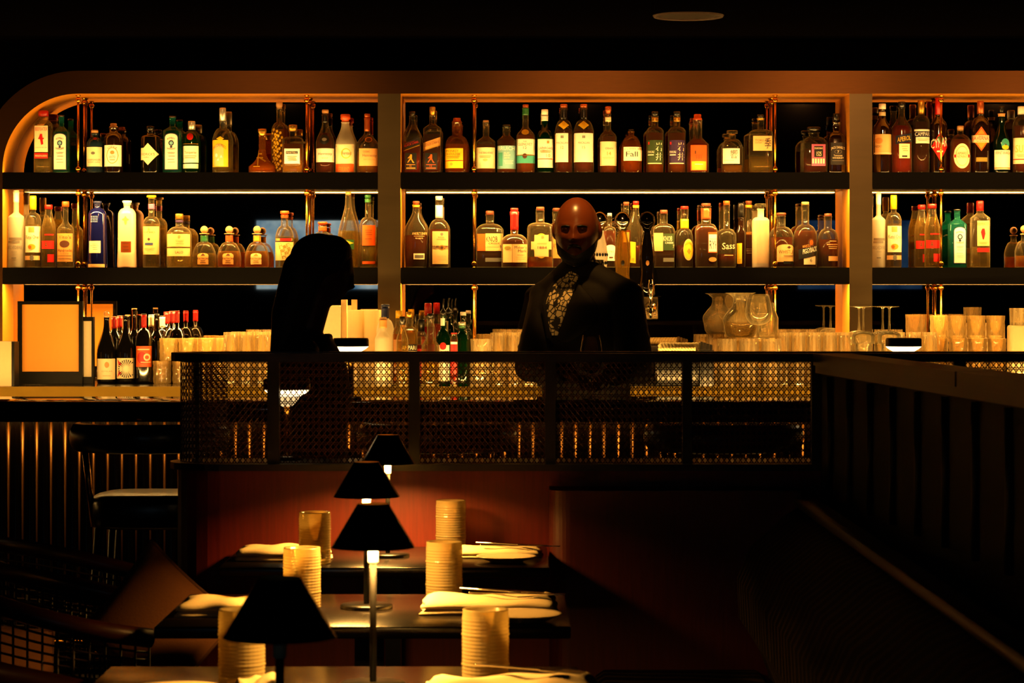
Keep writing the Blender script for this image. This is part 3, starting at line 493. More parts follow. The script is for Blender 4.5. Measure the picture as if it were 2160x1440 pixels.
# ---- middle shelf, bay beside the rounded corner
def belv(crop, x0, x1, top, ys, yn, label, q):
    w = x1 - x0; c = (x0 + x1) / 2
    B(2, crop, x0, x1, top, ys, yn, top + 20, w * .34, w * .36, (0, 2, 1, 1), 'frost', None, 0, ('c', 'wh'), [('print', [R(c - w * .40, c + w * .40, q(795), q(830), 'gy'), R(c - w * .42, c + w * .3, q(838), q(870), 'gy'), T('BELVEDERE', c - w * .46, c + w * .42, q(908), q(955), 'gy'), T('VODKA', c - w * .2, c + w * .15, q(985), q(1000), 'gy'), R(c - w * .2, c + w * .1, q(1070), q(1085), 'gy')])], label, name='vodka_bottle', foil=(top + 24, top + (ys - top) * .45, 'wh'))
belv('6', 112, 335, 140, 520, 440, 'tall frosted vodka bottle with white neck, in the corner of the middle shelf', lambda y: y)
def ketel(crop, x0, x1, top, q, label):
    w = x1 - x0; X = lambda f: x0 + w * f
    B(2, crop, x0, x1, top, q(560), q(450), q(408), w * .36, w * .42, ROUND, 'clear', 'gin', q(610), ('c', 'ye'), [('label', [R(X(.08), X(.98), q(640), q(1000), 'cr'), R(X(.3), X(.66), q(650), q(725), 'tan'), T('Ketel One', X(.12), X(.9), q(762), q(815), 'bk'), T('VODKA', X(.34), X(.72), q(822), q(834), 'br'), R(X(.26), X(.74), q(885), q(960), 'or2', 'oval'), R(X(.3), X(.5), q(905), q(950), 'orr', 'oval')]), ('base_label', [R(X(.04), X(.96), q(1045), q(1105), 'lt'), R(X(.38), X(.64), q(1035), q(1115), 'gy', 'oval')])], label, name='vodka_bottle')
ketel('6', 345, 568, 215, lambda y: y, 'clear vodka bottle with tall yellow cap, beside the frosted one in the corner')
def stoli(crop, x0, x1, top, q, label, dy=0):
    w = x1 - x0; X = lambda f: x0 + w * f
    B(2, crop, x0, x1, top, q(700), q(405), q(398), w * .46, w * .54, (0, 2, 1, 1), 'clear', 'pale', q(520), ('c', 're'), [('print', [R(X(.3), X(.9), q(745), q(765), 're'), R(X(.06), X(.92), q(840), q(950), 're'), T('A', X(.3), X(.5), q(860), q(930), 'dg'), R(X(.5), X(.92), q(1025), q(1135), 're')])], label, name='vodka_bottle', dy=dy)
stoli('6', 572, 772, 340, lambda y: y, 'clear bottle with red lettering and red cap, between yellow and orange caps')
B(2, '6', 790, 1022, 295, 690, 560, 365, 74, 100, (0, 2, 1, 1), 'clear', 'gin', 680, ('c', 'orr'), [('label', [R(796, 1012, 738, 1128, 'tan'), T("Tito's", 826, 996, 765, 812, 'bk'), R(838, 978, 835, 932, 'br', 'oval'), T('Handmade', 812, 1004, 948, 990, 'br'), T('VODKA', 852, 968, 1008, 1024, 'br'), R(812, 1000, 1045, 1050, 'br'), R(812, 1000, 1085, 1092, 'br')])], 'vodka bottle with tan label, dark oval mark and orange cap', name='vodka_bottle')
B(2, '6', 1222, 1470, 290, 470, 385, 340, 84, 116, (2, 2.2, 1, 1.1), 'cobalt', None, 0, ('f', 'nv'), [('label', [R(1246, 1408, 842, 1008, 'cr'), T('KOMOS', 1270, 1382, 900, 916, 'bk'), *lines(1290, 1370, [880, 930, 955], 'gy', 5)]), ('base_band', [R(1212, 1480, 1160, 1206, 'lt')]), ('dots', [R(1275 + (i % 4) * 26, 1287 + (i % 4) * 26, 500 + (i // 4) * 24, 510 + (i // 4) * 24, 'wh') for i in range(16)])], 'deep blue tapered tequila bottle with cream label', name='tequila_bottle')
B(2, '6', 1632, 1876, 285, 470, 385, 335, 90, 128, (2, 2.2, 1, 1.1), 'pink', None, 0, ('f', 'wh'), [('label', [R(1686, 1826, 848, 998, 'cu'), *lines(1710, 1800, [870, 920, 960], 'br', 5)]), ('emblem', [R(1700, 1800, 530, 565, 'tan', 'oval'), R(1732, 1772, 500, 620, 'tan', 'oval')])], 'pale pink tapered tequila bottle with copper label', name='tequila_bottle')
B(2, '7', 10, 245, 210, 600, 500, 252, 84, 130, ROUND, 'clear', 'gin', 605, ('k', 'ye'), [('label', [R(16, 238, 642, 1028, 'lt'), T('OCHO', 36, 190, 708, 735, 'br'), R(85, 128, 795, 840, 'br', 'dia'), R(52, 165, 868, 898, 'bl'), *lines(50, 190, [940, 965], 'tan', 6), R(95, 115, 660, 695, 'tan')])], 'slim clear tequila bottle with yellow stopper and tan label', name='tequila_bottle', foil=(330, 400, 'pk'))
B(2, '7', 340, 682, 465, 745, 640, 540, 100, 108, (2, 2, 1, 1), 'clear', 'gin', 720, ('c', 'go'), [('label', [R(350, 668, 748, 922, 'lt'), R(350, 668, 942, 1052, 'lt'), T('LALO', 478, 585, 982, 1015, 'br'), R(512, 552, 765, 800, 'tan', 'oval'), *lines(480, 600, [830, 850, 880], 'tan', 6)])], 'wide clear tequila bottle with gold cap over a purple ring', name='tequila_bottle', foil=(555, 585, 'pu'))
for x0, x1, fc, gl, lq, lab, tc in ((690, 1022, 'gr', 'clear', 'pale', 'squat tequila bottle with ball cork and green neck ribbon', 'br'), (1036, 1366, 'orr', 'clear', 'gold', 'squat tequila bottle with ball cork and orange red neck ribbon', 'br'), (1420, 1752, 'or2', 'clear', 'gold', 'squat amber tequila bottle with ball cork and gold neck ribbon', 'ol')):
    c = (x0 + x1) / 2
    B(2, '7', x0, x1, 633, 1060, 850, 745, 98, 128, (2, 3.2, .9, 1), gl, lq, 1010 if lq == 'pale' else 980, ('b', 'co'), [('label', [R(c - 75, c + 75, 1010, 1165, 'lt' if fc == 'or2' else 'tan', 'arch', 30), T('PATRON', c - 74, c + 74, 1070, 1100, tc), ('p', [(c - 32, 1045), (c, 1012), (c + 32, 1045)], tc), R(c - 34, c + 34, 1110, 1120, tc), R(c - 40, c + 40, 1140, 1150, tc)])], lab, name='tequila_bottle', foil=(765, 850, fc))
B(2, '7', 1838, 2095, 425, 790, 630, 485, 96, 120, ROUND, 'clear', 'gin', 780, ('k', 'orr'), [('label', [R(1842, 2090, 795, 852, 'bk'), R(1850, 2080, 806, 840, 'tan'), R(1912, 2066, 806, 844, 're'), R(1842, 2090, 858, 1110, 'lt')] + [('p', [(1890 + (i * 61) % 160, 880 + (i * 29) % 200), (1925 + (i * 61) % 160, 870 + (i * 29) % 200), (1940 + (i * 61) % 150, 900 + (i * 29) % 200), (1900 + (i * 61) % 160, 915 + (i * 29) % 190)], 'ol') for i in range(14)])], 'clear tequila bottle with etched pictures, behind the woman\'s hair', name='tequila_bottle', foil=(490, 525, 'cu'))
B(2, '8', 525, 790, 575, 860, 710, 625, 110, 130, ROUND, 'clear', 'gin', 900, ('k', 'orr'), [('label', [R(540, 775, 900, 1110, 'lt'), T('TEQUILA', 570, 745, 960, 1000, 'br')])], 'clear bottle with red orange stopper, mostly hidden by the woman\'s head', name='tequila_bottle', foil=(640, 705, 'orr'))
B(2, '8', 865, 1160, 160, 820, 260, 205, 78, 84, (0, 2, 1, 1), 'clear', 'pale', 700, ('k', 'co'), [('label', [R(890, 1100, 826, 960, 'gr'), R(900, 1095, 836, 905, 'ye', 'dia')])], 'tall cone shaped clear bottle with green label, just past the woman\'s head')
B(2, '8', 1168, 1400, 205, 620, 510, 255, 78, 88, ROUND, 'clear', 'pale', 900, ('k', 'gr'), [('label', [R(1210, 1388, 625, 905, 'orr'), *lines(1250, 1350, [690, 720, 750, 810], 'br', 7)]), ('base_label', [R(1210, 1388, 1122, 1160, 'orr')])], 'clear bottle with orange label standing against the pillar', foil=(265, 310, 'gr'))
# ---- middle shelf, middle bay
B(2, '9', 148, 478, 290, 720, 400, 340, 92, 96, (0, 2.2, .8, .9), 'clear', 'dark', 760, ('k', 'br'), [('print', [T("ANGEL'S ENVY", 262, 466, 722, 760, 'lt'), R(285, 432, 775, 780, 'lt'), T('BOURBON', 312, 410, 796, 814, 'lt')]), ('base_label', [R(282, 432, 1015, 1095, 'cr'), R(300, 418, 1035, 1078, 'gy')])], 'teardrop shaped bourbon bottle with light lettering and small low label', name='bourbon_bottle', foil=(345, 375, 'or2'))
B(2, '9', 492, 768, 220, 660, 540, 275, 98, 100, (2, 2, 1, 1), 'clear', 'dark', 680, ('k', 'wh'), [('label', [R(540, 756, 710, 1160, 'lt'), R(650, 692, 728, 770, 'gy', 'oval'), T('BASIL', 622, 712, 782, 802, 'br'), T('HAYDENS', 602, 732, 812, 832, 'br'), *lines(610, 730, [1050, 1075, 1100], 'tan', 5)]), ('belt', [R(540, 756, 908, 960, 'br'), R(640, 705, 898, 972, 'go', 'oval'), R(655, 690, 915, 955, 'br', 'oval')])], 'bourbon bottle with tall white neck and brown belt across its label', name='bourbon_bottle', foil=(348, 525, 'wh'))
B(2, '9', 1140, 1520, 425, 690, 600, 480, 108, 112, (2, 5, .75, 1), 'clear', 'dark', 760, ('c', 'br'), [('label', [R(1272, 1508, 740, 980, 'lt'), R(1160, 1270, 745, 980, 'orr'), T('KNOB', 1282, 1438, 780, 855, 'bk'), T('CREEK', 1312, 1470, 866, 888, 'bk'), T('9', 1468, 1492, 900, 945, 'bk'), R(1290, 1460, 916, 922, 'tan')]), ('base_label', [R(1270, 1500, 1075, 1130, 'gy')])], 'broad flat bourbon bottle with cream label and black capitals', name='bourbon_bottle', dy=.045)
B(2, '9', 1490, 1850, 385, 840, 745, 435, 108, 106, ROUND, 'clear', 'dark', 830, ('c', 're'), [('label', [R(1512, 1636, 888, 1138, 'lt'), R(1640, 1846, 888, 1138, 'lt'), T("Maker's", 1672, 1838, 912, 950, 'bk'), T('Mark', 1722, 1838, 960, 1000, 'bk'), T('WHISKY', 1708, 1812, 1030, 1048, 'br'), R(1530, 1622, 915, 965, 'ol', 'oval'), *lines(1690, 1830, [1065, 1090], 'tan', 5)])], 'squat bourbon bottle dripping with red wax', name='bourbon_bottle', dy=-.04, foil=(436, 690, 're'))
B(2, '9', 1850, 2205, 370, 640, 585, 420, 112, 112, (2, 3, .8, 1), 'clear', 'gold', 1060, ('k', 'br'), [('label', [R(1930, 2150, 740, 1080, 'ye', 'oval'), R(1900, 2180, 850, 960, 'lt'), R(1945, 2140, 760, 1060, 'lt'), T('NEAREST', 1985, 2120, 870, 890, 'tan'), T('1884', 1990, 2115, 915, 952, 'bk'), R(2040, 2075, 768, 800, 'tan')])], 'whiskey bottle with cream label reading a year, beside the bald man\'s head', name='whisky_bottle')
B(2, 'a', 140, 300, 385, 620, 590, 430, 96, 100, (2, 3, .8, 1), 'clear', 'red', 640, ('k', 'br'), [('label', [R(150, 290, 800, 1080, 'tan'), T('RYE', 170, 270, 880, 940, 'br')])], 'amber bottle half hidden behind the bald man\'s ear', name='whisky_bottle', dy=.05)
B(2, 'a', 870, 1042, 455, 690, 640, 500, 62, 64, ROUND, 'clear', 'dark', 700, ('c', 'bl'), [('label', [R(905, 1030, 895, 1115, 'wh', 'arch', 30), T('1792', 925, 1015, 975, 1005, 'tan'), R(945, 1000, 1060, 1080, 'br')])], 'small bourbon bottle with pale blue cap and arched white label', name='bourbon_bottle')
B(2, 'a', 1120, 1250, 300, 640, 470, 350, 78, 82, (0, 2, 1, .95), 'clear', 'whisky', 690, ('k', 'br'), [('print', [R(1140, 1225, 720, 860, 'ol')])], 'slender amber bottle behind the clear domed tequila bottle', name='whisky_bottle')
B(2, 'a', 1225, 1412, 290, 650, 420, 345, 80, 84, (0, 2.2, .8, .95), 'clear', 'whisky', 900, ('k', 're'), [('label', [R(1235, 1312, 850, 1140, 'ye', 'sl', -10), T('RYE', 1260, 1290, 1080, 1125, 'br')])], 'bourbon bottle with red stopper between the two domed tequila bottles', name='bourbon_bottle', foil=(350, 385, 'or2'))
B(2, 'a', 1555, 1852, 412, 690, 600, 465, 100, 104, (2, 5, .75, 1), 'clear', 'dark', 760, ('c', 'br'), [('label', [R(1690, 1845, 742, 972, 'dg'), R(1560, 1686, 732, 982, 'lt'), T('KNOB', 1692, 1812, 775, 845, 'cr'), T('CREEK', 1715, 1836, 856, 882, 'wh'), T('7', 1822, 1842, 895, 940, 'cr')]), ('base_label', [R(1690, 1840, 1075, 1130, 'gy')])], 'broad flat rye bottle with green and cream label', name='bourbon_bottle')
B(2, 'a', 1870, 2110, 360, 800, 670, 400, 108, 106, ROUND, 'clear', 'dark', 900, ('k', 're'), [('label', [R(1965, 2110, 815, 1110, 'lt', 'oval'), R(1975, 2100, 835, 1090, 'ye', 'oval'), R(2015, 2075, 940, 1030, 'ol', 'dia'), T('MICHTERS', 1990, 2090, 860, 885, 'br', 0, 30)])], 'rye bottle with yellow green neck and big oval label', name='bourbon_bottle', foil=(540, 670, 'ye'))
B(2, 'b', 432, 738, 320, 690, 600, 360, 132, 130, (2, 4, .9, 1), 'clear', 'dark', 640, ('k', 'br'), [('label', [R(604, 730, 722, 1005, 'orr'), R(612, 724, 752, 990, 'wh'), T('RYE', 622, 728, 838, 955, 'bk'), T('ENGLISH', 625, 722, 805, 825, 'tan'), R(612, 720, 1066, 1130, 'tan', 'oval')])], 'dark rye bottle with orange neck foil and orange framed label', name='whisky_bottle', foil=(390, 540, 'orr'))
B(2, 'b', 735, 1002, 285, 760, 670, 340, 88, 90, ROUND, 'clear', 'dark', 1020, ('k', 'orr'), [('print', [T('Sass', 800, 975, 870, 960, 'cr', 10), R(830, 950, 1035, 1045, 'lt')])], 'clear shouldered whiskey bottle with pale script lettering', name='whisky_bottle')
B(2, 'b', 1000, 1140, 315, 740, 620, 520, 84, 90, (0, 2, 1, .95), 'brown', None, 0, ('c', 'bk'), [('label', [R(1008, 1075, 875, 1158, 'ye', 'sl', 4), T('RYE', 1030, 1062, 1090, 1145, 'br')])], 'dark bottle with narrow upright yellow label', name='whisky_bottle')
B(2, 'b', 1085, 1260, 285, 780, 440, 340, 86, 92, (0, 2.2, .8, .92), 'clear', 'dark', 740, ('k', 'br'), [('print', [T("ANGEL'S", 1112, 1240, 715, 752, 'or2'), *lines(1130, 1235, [950, 975, 1005], 'tan', 6)])], 'teardrop bourbon bottle tucked behind the ribbed clear one', name='bourbon_bottle', foil=(345, 380, 'or2'), dy=.06)
B(2, 'b', 1222, 1456, 325, 560, 510, 395, 92, 160, (2, 3, .9, 1), 'frost', 'gold', 1075, ('k', 'gl'), [('ribs', [R(1230 + i * 19, 1236 + i * 19, 560, 1150, 'lt') for i in range(12)])], 'glowing ribbed clear bottle with wide glass stopper')
B(2, 'd', 405, 746, 450, 770, 640, 495, 118, 130, ROUND, 'clear', 'dark', 790, ('k', 'br'), [('label', [R(500, 740, 890, 1130, 'lt', 'arch', 40), T('WHISTLE', 522, 738, 970, 1018, 'br'), R(640, 700, 910, 950, 'br', 'dia'), R(590, 735, 1122, 1162, 'bk'), *lines(590, 735, [1040, 1055], 'br', 6)])], 'round shouldered rye bottle with wide tan label behind the brass rod', name='whisky_bottle')
B(2, 'd', 742, 1074, 300, 780, 610, 340, 104, 104, ROUND, 'clear', 'dark', 700, ('k', 'co'), [('label', [R(870, 1035, 1040, 1168, 'cr'), T('6', 955, 985, 1085, 1130, 'bk'), R(800, 1050, 960, 1100, 'bk', 'sl', 55), T('PIGGYBACK', 856, 1056, 960, 1028, 'wh', 48), T('WHISTLE', 850, 960, 905, 945, 'tan', 18)]), ('emblem', [R(925, 1015, 810, 930, 'br', 'oval'), R(950, 1000, 830, 900, 'orr', 'oval')])], 'tall necked rye bottle with tilted black label', name='whisky_bottle')
B(2, 'd', 1082, 1362, 460, 800, 670, 500, 104, 100, ROUND, 'clear', 'dark', 820, ('k', 'br'), [('print', [T('WOODFORD RESERVE', 1188, 1350, 882, 902, 'lt'), R(1225, 1325, 840, 850, 'lt'), *lines(1210, 1340, [920, 945], 'lt', 6)]), ('base_label', [R(1212, 1348, 1052, 1118, 'lt')])], 'round bourbon bottle in the corner against the far pillar', name='bourbon_bottle')
# ---- middle shelf, end bay
belv('e', 112, 285, 155, 510, 440, 'tall frosted vodka bottle touching the far pillar', lambda y: 155 + (y - 140) * .885)
ketel('e', 290, 490, 190, lambda y: 190 + (y - 215) * .92, 'clear vodka bottle with yellow cap, in the end bay')
stoli('e', 655, 835, 312, lambda y: 312 + (y - 340) * .915, 'clear bottle with red cap and red print, behind the end rod', .03)
stoli('e', 780, 978, 302, lambda y: 302 + (y - 340) * .92, 'clear bottle with red cap, close beside its twin in the end bay', -.03)
bombay(2, 'e', 1078, 1310, 368, 560, 490, 1142, 1288, 600, 1050, 'flat teal gin bottle with arched label, middle shelf of the end bay')
B(2, 'e', 1366, 1600, 262, 480, 415, 390, 80, 90, SQ, 'clear', 'gin', 845, ('c', 're'), [('label', [R(1428, 1582, 518, 835, 'lt'), T('BEEFEATER', 1430, 1578, 535, 575, 're'), ('p', [(1490, 615), (1520, 615), (1530, 680), (1510, 755), (1495, 750), (1472, 660)], 're'), *lines(1450, 1560, [785, 800], 'tan', 6), R(1428, 1582, 860, 912, 're')])], 'square gin bottle with red cap, middle shelf of the end bay', name='gin_bottle')
B(2, 'e', 1925, 2160, 560, 920, 760, 690, 74, 96, (2, 3.2, .9, 1), 'clear', 'gold', 960, ('b', 'co'), [], 'squat amber bottle cut off at the frame edge', name='tequila_bottle')
# ---- wine bottles on the counter
def wine(x0, x1, top, ys, yn, lab, label, cap=('c', 'bk'), dy=0, foil=None, kind=COS):
    B(3, 'f', x0, x1, top, ys, yn, top + 12 if cap and cap[0] != 'b' else top + 70, (x1 - x0) * .29, (x1 - x0) * .31, kind, 'black', None, 0, cap, lab, label, name='wine_bottle', dy=dy, foil=foil)
wine(1050, 1262, 390, 860, 520, [('label', [R(1064, 1256, 906, 1130, 'cr'), R(1150, 1200, 940, 1005, 'tan', 'oval'), T('ESTELAR', 1120, 1232, 1035, 1050, 'tan'), R(1130, 1215, 1088, 1093, 'tan')])], 'wine bottle with glass ball stopper and plain cream label', cap=('b', 'gl'))
sun = [R(1272, 1458, 900, 1120, 'cr')]
for i in range(24):
    a = 2 * PI * i / 24; c_, s_2 = math.cos(a), math.sin(a); d = .07
    sun.append(('p', [(1385 + 30 * c_, 1015 + 30 * s_2), (1385 + 92 * math.cos(a - d), 1015 + 100 * math.sin(a - d)), (1385 + 92 * math.cos(a + d), 1015 + 100 * math.sin(a + d))], 'bk'))
sun += [('p', [(1285, 915), (1335, 965), (1300, 985)], 're'), ('p', [(1285, 1105), (1335, 1060), (1300, 1040)], 're')]
wine(1265, 1462, 440, 850, 560, [('label', sun)], 'wine bottle with black sunburst on its label')
wine(1472, 1652, 420, 690, 580, [('label', [R(1484, 1648, 770, 996, 'orr'), R(1500, 1600, 830, 960, 're', 'oval'), R(1570, 1640, 850, 930, 'cr', 'oval'), R(1585, 1625, 870, 912, 'orr', 'oval'), R(1500, 1630, 800, 812, 'cr'), R(1540, 1640, 940, 948, 'cr')])], 'wine bottle with red capsule and orange red label', kind=ROUND, foil=(432, 570, 're'))
for i, (c, top, capc, fo, lb) in enumerate(((1301, 440, 're', 're', 'dark wine bottle with dull red capsule in the back row'), (1240, 450, 'orr', 're', 'dark wine bottle with red top between the two front ones'), (1385, 432, 'orr', None, 'dark wine bottle with orange stopper in the back row'), (1458, 362, 'co', None, 'dark wine bottle with a cork standing high in its neck'),
        (1640, 430, 'wh', 'cr', 'dark wine bottle with white capsule behind the red one'), (1700, 422, 'bk', None, 'dark wine bottle with bare black neck in the back row'), (1762, 440, 'bk', 'cr', 'dark wine bottle with short white neck band'),
        (1806, 398, 're', 're', 'wine bottle with red capsule, first of three by the stacked tumblers'), (1862, 392, 're', 're', 'wine bottle with red capsule, second of three by the stacked tumblers'), (1918, 388, 're', 're', 'wine bottle with red capsule, last of three by the stacked tumblers'))):
    wine(c - 93, c + 93, top, 720 if i < 6 else 690, 570, [], lb, cap=('k' if i == 3 else 'c', capc), dy=(.17, .085, .255, .085, .17, .085, .255, .34, .17, .085)[i], foil=(top + 16, top + 130, fo) if fo else None, kind=COS if i < 6 else ROUND)
# ---- bottles on the work side of the counter, seen past the screen
def spd(*a, **k): B(4, 'g', *a, **k)
spd(690, 880, 318, 600, 480, 345, 84, 92, ROUND, 'frost', None, 0, ('c', 'nv'), [('label', [R(705, 845, 835, 1150, 'cr'), R(720, 840, 400, 450, 'wh', 'dia')])], 'frosted vodka bottle with navy neck, at the pillar foot', foil=(346, 470, 'nv'), name='vodka_bottle', dy=.12)
spd(672, 850, 458, 700, 590, 480, 78, 76, (0, 2, 1, 1), 'frost', None, 0, ('c', 'co'), [('label', [R(680, 842, 838, 1150, 'cr')])], 'frosted bottle with tan neck label, in front of the navy necked one', foil=(482, 575, 'tan'))
spd(865, 1005, 385, 660, 560, 470, 74, 76, ROUND, 'clear', 'gold', 640, ('c', 'ye'), [('label', [R(875, 960, 700, 900, 'tan')])], 'amber bottle with yellow cap near the pillar foot', dy=.1)
spd(960, 1135, 400, 640, 560, 465, 74, 76, ROUND, 'clear', 'pale', 600, ('c', 'go'), [('label', [R(964, 1130, 752, 822, 'bk'), T('AMPARI', 966, 1122, 765, 810, 'wh'), R(966, 1128, 824, 920, 'wh')])], 'clear bottle with gold cap and white on black lettering')
spd(905, 1035, 450, 720, 560, 540, 52, 64, (0, 2, 1, 1), 'clear', 'pale', 720, ('c', 'bk'), [], 'clear bottle with black pourer cap, standing forward of the yellow one', dy=-.10)
spd(1105, 1245, 480, 720, 610, 605, 66, 76, ROUND, 'clear', 'red', 760, ('c', 'bk'), [('neck_label', [R(1140, 1232, 612, 665, 'br'), T('43', 1165, 1205, 625, 650, 'cr')]), ('label', [R(1115, 1235, 800, 1100, 're')])], 'liqueur bottle with black cap and number band on its neck', dy=.05)
spd(1170, 1330, 305, 620, 480, 440, 74, 80, ROUND, 'clear', 'red', 560, ('c', 're'), [('label', [R(1180, 1320, 700, 1100, 're')])], 'red bottle with tall red cap, rising behind the others', dy=.14)
spd(1178, 1372, 418, 760, 660, 470, 76, 74, (1.5, 2, 1, 1), 'clear', 'pale', 830, ('c', 'bk'), [], 'globe shaped clear bottle with black cap', dy=-.06)
spd(1330, 1498, 258, 720, 590, 440, 60, 60, ROUND, 'green', 'gin', 640, ('p', 'bk'), [('label', [R(1345, 1482, 760, 1150, 'wh'), R(1378, 1450, 730, 810, 're', 'oval'), T('CARDI', 1382, 1488, 822, 848, 'bk')]), ('neck_label', [R(1362, 1432, 470, 550, 'wh')])], 'rum bottle with pourer, white label and red round mark')
spd(1400, 1540, 250, 640, 520, 430, 66, 60, ROUND, 'dgreen', None, 0, ('p', 'bk'), [('label', [R(1415, 1525, 640, 900, 'bk'), R(1450, 1470, 500, 640, 'cr')])], 'dark bottle with pourer behind the rum bottle', dy=.1)
spd(1490, 1572, 625, 700, 660, 640, 60, 66, ROUND, 'clear', 'red', 700, ('c', 're'), [('label', [R(1495, 1568, 725, 750, 'wh'), R(1495, 1568, 752, 1080, 're')])], 'slim red bottle with white band, shortest of the row', dy=-.08)
spd(1535, 1702, 510, 720, 620, 545, 66, 80, ROUND, 'green', 'gin', 760, ('c', 'si'), [], 'green glass bottle with silver cap and green neck ring', foil=(548, 575, 'gr'))
spd(1560, 1700, 400, 700, 600, 440, 60, 64, ROUND, 'dgreen', None, 0, ('c', 'wh'), [], 'dark green bottle with white cap behind the silver capped one', dy=.1)
# ------------------------------------------------------------------ bar counter in front of the back bar
BZ = 1.047
barc = thing('bar_counter', 'long dark bar with glossy black top and fluted front panel', 'bar', (0, 9.0, 0))
o = MB().box(-4.6, 4.6, 8.75, 9.25, .979, BZ, 0, .006).build('bar_top', P('050403', .05, key='polished_black_bar_top', spec=.7, noise=.5, scale=7), barc, (0, -9.0, 0))
MB().box(-4.6, 4.6, 9.0, 9.22, 0, .979).build('bar_body', BLACKW, barc, (0, -9.0, 0))
mb = MB(); step = 30 * 8.95 / FPX; xs = []; k = 0
x = -4.6
while x < 4.6:
    for j in range(6):
        a = PI * j / 6; xs.append((x + step * (.5 - .5 * math.cos(a)), 8.985 - .022 * math.sin(a)))
    x += step
vs_ = [(x, y, .10) for x, y in xs] + [(x, y, .972) for x, y in xs]; n = len(xs)
mb.add(vs_, [(i, i + 1, n + i + 1, n + i) for i in range(n - 1)], 0, True)
mb.build('fluted_front', P('080402', .16, key='dark_lacquered_flutes', spec=.6), barc, (0, -9.0, 0))
mb = MB(); x = -4.6 + step * .02
while x < 4.59:
    mb.tube([(x, 8.975, .11), (x, 8.975, .970)], .0052, 6); x += step
mb.build('flute_rib', P('8a5a24', .35, .7, key='bronze_rib_strip'), barc, (0, -9.0, 0))
for i in range(16):                                    # short lengths of strip light under the overhang
    MB().add([(-4.4 + i * .55, 8.93, .976), (-3.86 + i * .55, 8.93, .976), (-3.86 + i * .55, 8.945, .976), (-4.4 + i * .55, 8.945, .976)], [(3, 2, 1, 0)]).build('under_bar_strip', EM('under_bar_led', LED, 45), barc, (0, -9.0, 0))
for i in range(16):                                    # added fill strip under the bar's rear edge, brightening the brass counter edge
    MB().add([(-4.4 + i * .55, 9.245, .962), (-3.86 + i * .55, 9.245, .962), (-3.86 + i * .55, 9.245, .976), (-4.4 + i * .55, 9.245, .976)], [(0, 1, 2, 3)]).build('added_fill_strip', EM('added_fill_led', LED, 45), barc, (0, -9.0, 0))
MB().tube([(-4.5, 8.9, .2), (4.5, 8.9, .2)], .02, 10).build('foot_rail', BRASS, barc, (0, -9.0, 0))
for i in range(6):
    MB().tube([(-4 + i * 1.6, 8.9, .2), (-4 + i * 1.6, 8.99, .2)], .012, 8).build('rail_bracket', BRASS, barc, (0, -9.0, 0))
# ------------------------------------------------------------------ glassware
CUTG = GL('cut_crystal', 'f6e8c0', .30, 'f4d490', gloss=.9, edge=.3, rough=.1, streak=.25)
SODA = GL('tumbler_glass', 'f6ecd0', .24, 'f8e4b4', gloss=.7, edge=.45, rough=.06, streak=.75)
THIN = GL('thin_stemware', 'faf4e4', .12, 'fae8b4', gloss=.9, edge=.85, rough=.04, streak=.3)
FRST = GL('milky_glass', 'f6ecd0', .6, 'fae8bc', gloss=.4, edge=.3, rough=.2)
def shell(prof, t=.0022):
    """outer profile, then back down the inside: an open vessel"""
    return prof + [(max(.001, r - t), z) for r, z in reversed(prof[1:])] + [(.001, prof[1][1] + .004)]
def cut_tumbler_mesh():
    mb = MB(); R_, H = .0405, .0965; seg, nz_ = 48, 26; rings = [[(R_ * .9 * math.cos(2 * PI * k / seg), R_ * .9 * math.sin(2 * PI * k / seg), 0) for k in range(seg)]]
    for j in range(nz_ + 1):
        z = .004 + (H - .004) * j / nz_; ring = []
        for k in range(seg):
            th_ = 2 * PI * k / seg; u = th_ * 6 / PI; v = z / .021
            f = abs(((u + v) % 2) - 1) * .5 + abs(((u - v) % 2) - 1) * .5
            r = R_ - (.0026 * f if j < nz_ - 4 else 0)
            ring.append((r * math.cos(th_), r * math.sin(th_), z))
        rings.append(ring)
    mb.loft(rings, 0, False)
    mb.lathe([(R_ - .003, H), (R_ - .0045, .012), (.001, .012)], 24, cap=False); mb.lathe([(.001, 0), (R_ * .9, 0)], 24, cap=False)
    return mb.mesh('cut_tumbler', [CUTG])
def ribbed_mesh(R_, H, ribs, m, taper=.93, depth=.0012):
    mb = MB(); seg = ribs * 3; rings = []
    for j in range(7):
        z = H * j / 6; f = taper + (1 - taper) * j / 6
        rings.append([((R_ * f - depth * (k % 3 != 1)) * math.cos(2 * PI * k / seg), (R_ * f - depth * (k % 3 != 1)) * math.sin(2 * PI * k / seg), z) for k in range(seg)])
    mb.loft(rings, 0, False); mb.lathe([(R_ - .003, H), (R_ * taper - .003, .012), (.001, .012)], 24, cap=False); mb.lathe([(.001, 0), (R_ * taper, 0)], 24, cap=False)
    return mb.mesh('ribbed_tumbler', [m])
def inst(name, me, label, cat, x, y, z, group=None, flip=0, rz=0, h=0):
    o = bpy.data.objects.new(name, me); COL.objects.link(o); o.location = (x, y, z + (h if flip else 0)); o.rotation_euler = (PI if flip else 0, 0, rz)
    return tag(o, label, cat, group)
CT = cut_tumbler_mesh(); CTH = .0975
def cut_stack(pxs, Y, n0, n1, label, group):
    for px in pxs:
        for k in range(n0, n1): inst('cut_tumbler', CT, label, 'glass', PX(px, Y), Y, ZC + .0005 + k * (CTH + .0005), group, rz=rnd.random())
cut_stack((342, 383, 424, 465), 11.05, 0, 1, 'cut crystal tumbler in the bottom row by the red labelled wine bottle', 'bottom row of cut tumblers by the wine')
cut_stack((342 + 14, 396, 437), 11.05, 1, 2, 'cut crystal tumbler in the upper row by the red labelled wine bottle', 'upper row of cut tumblers by the wine')
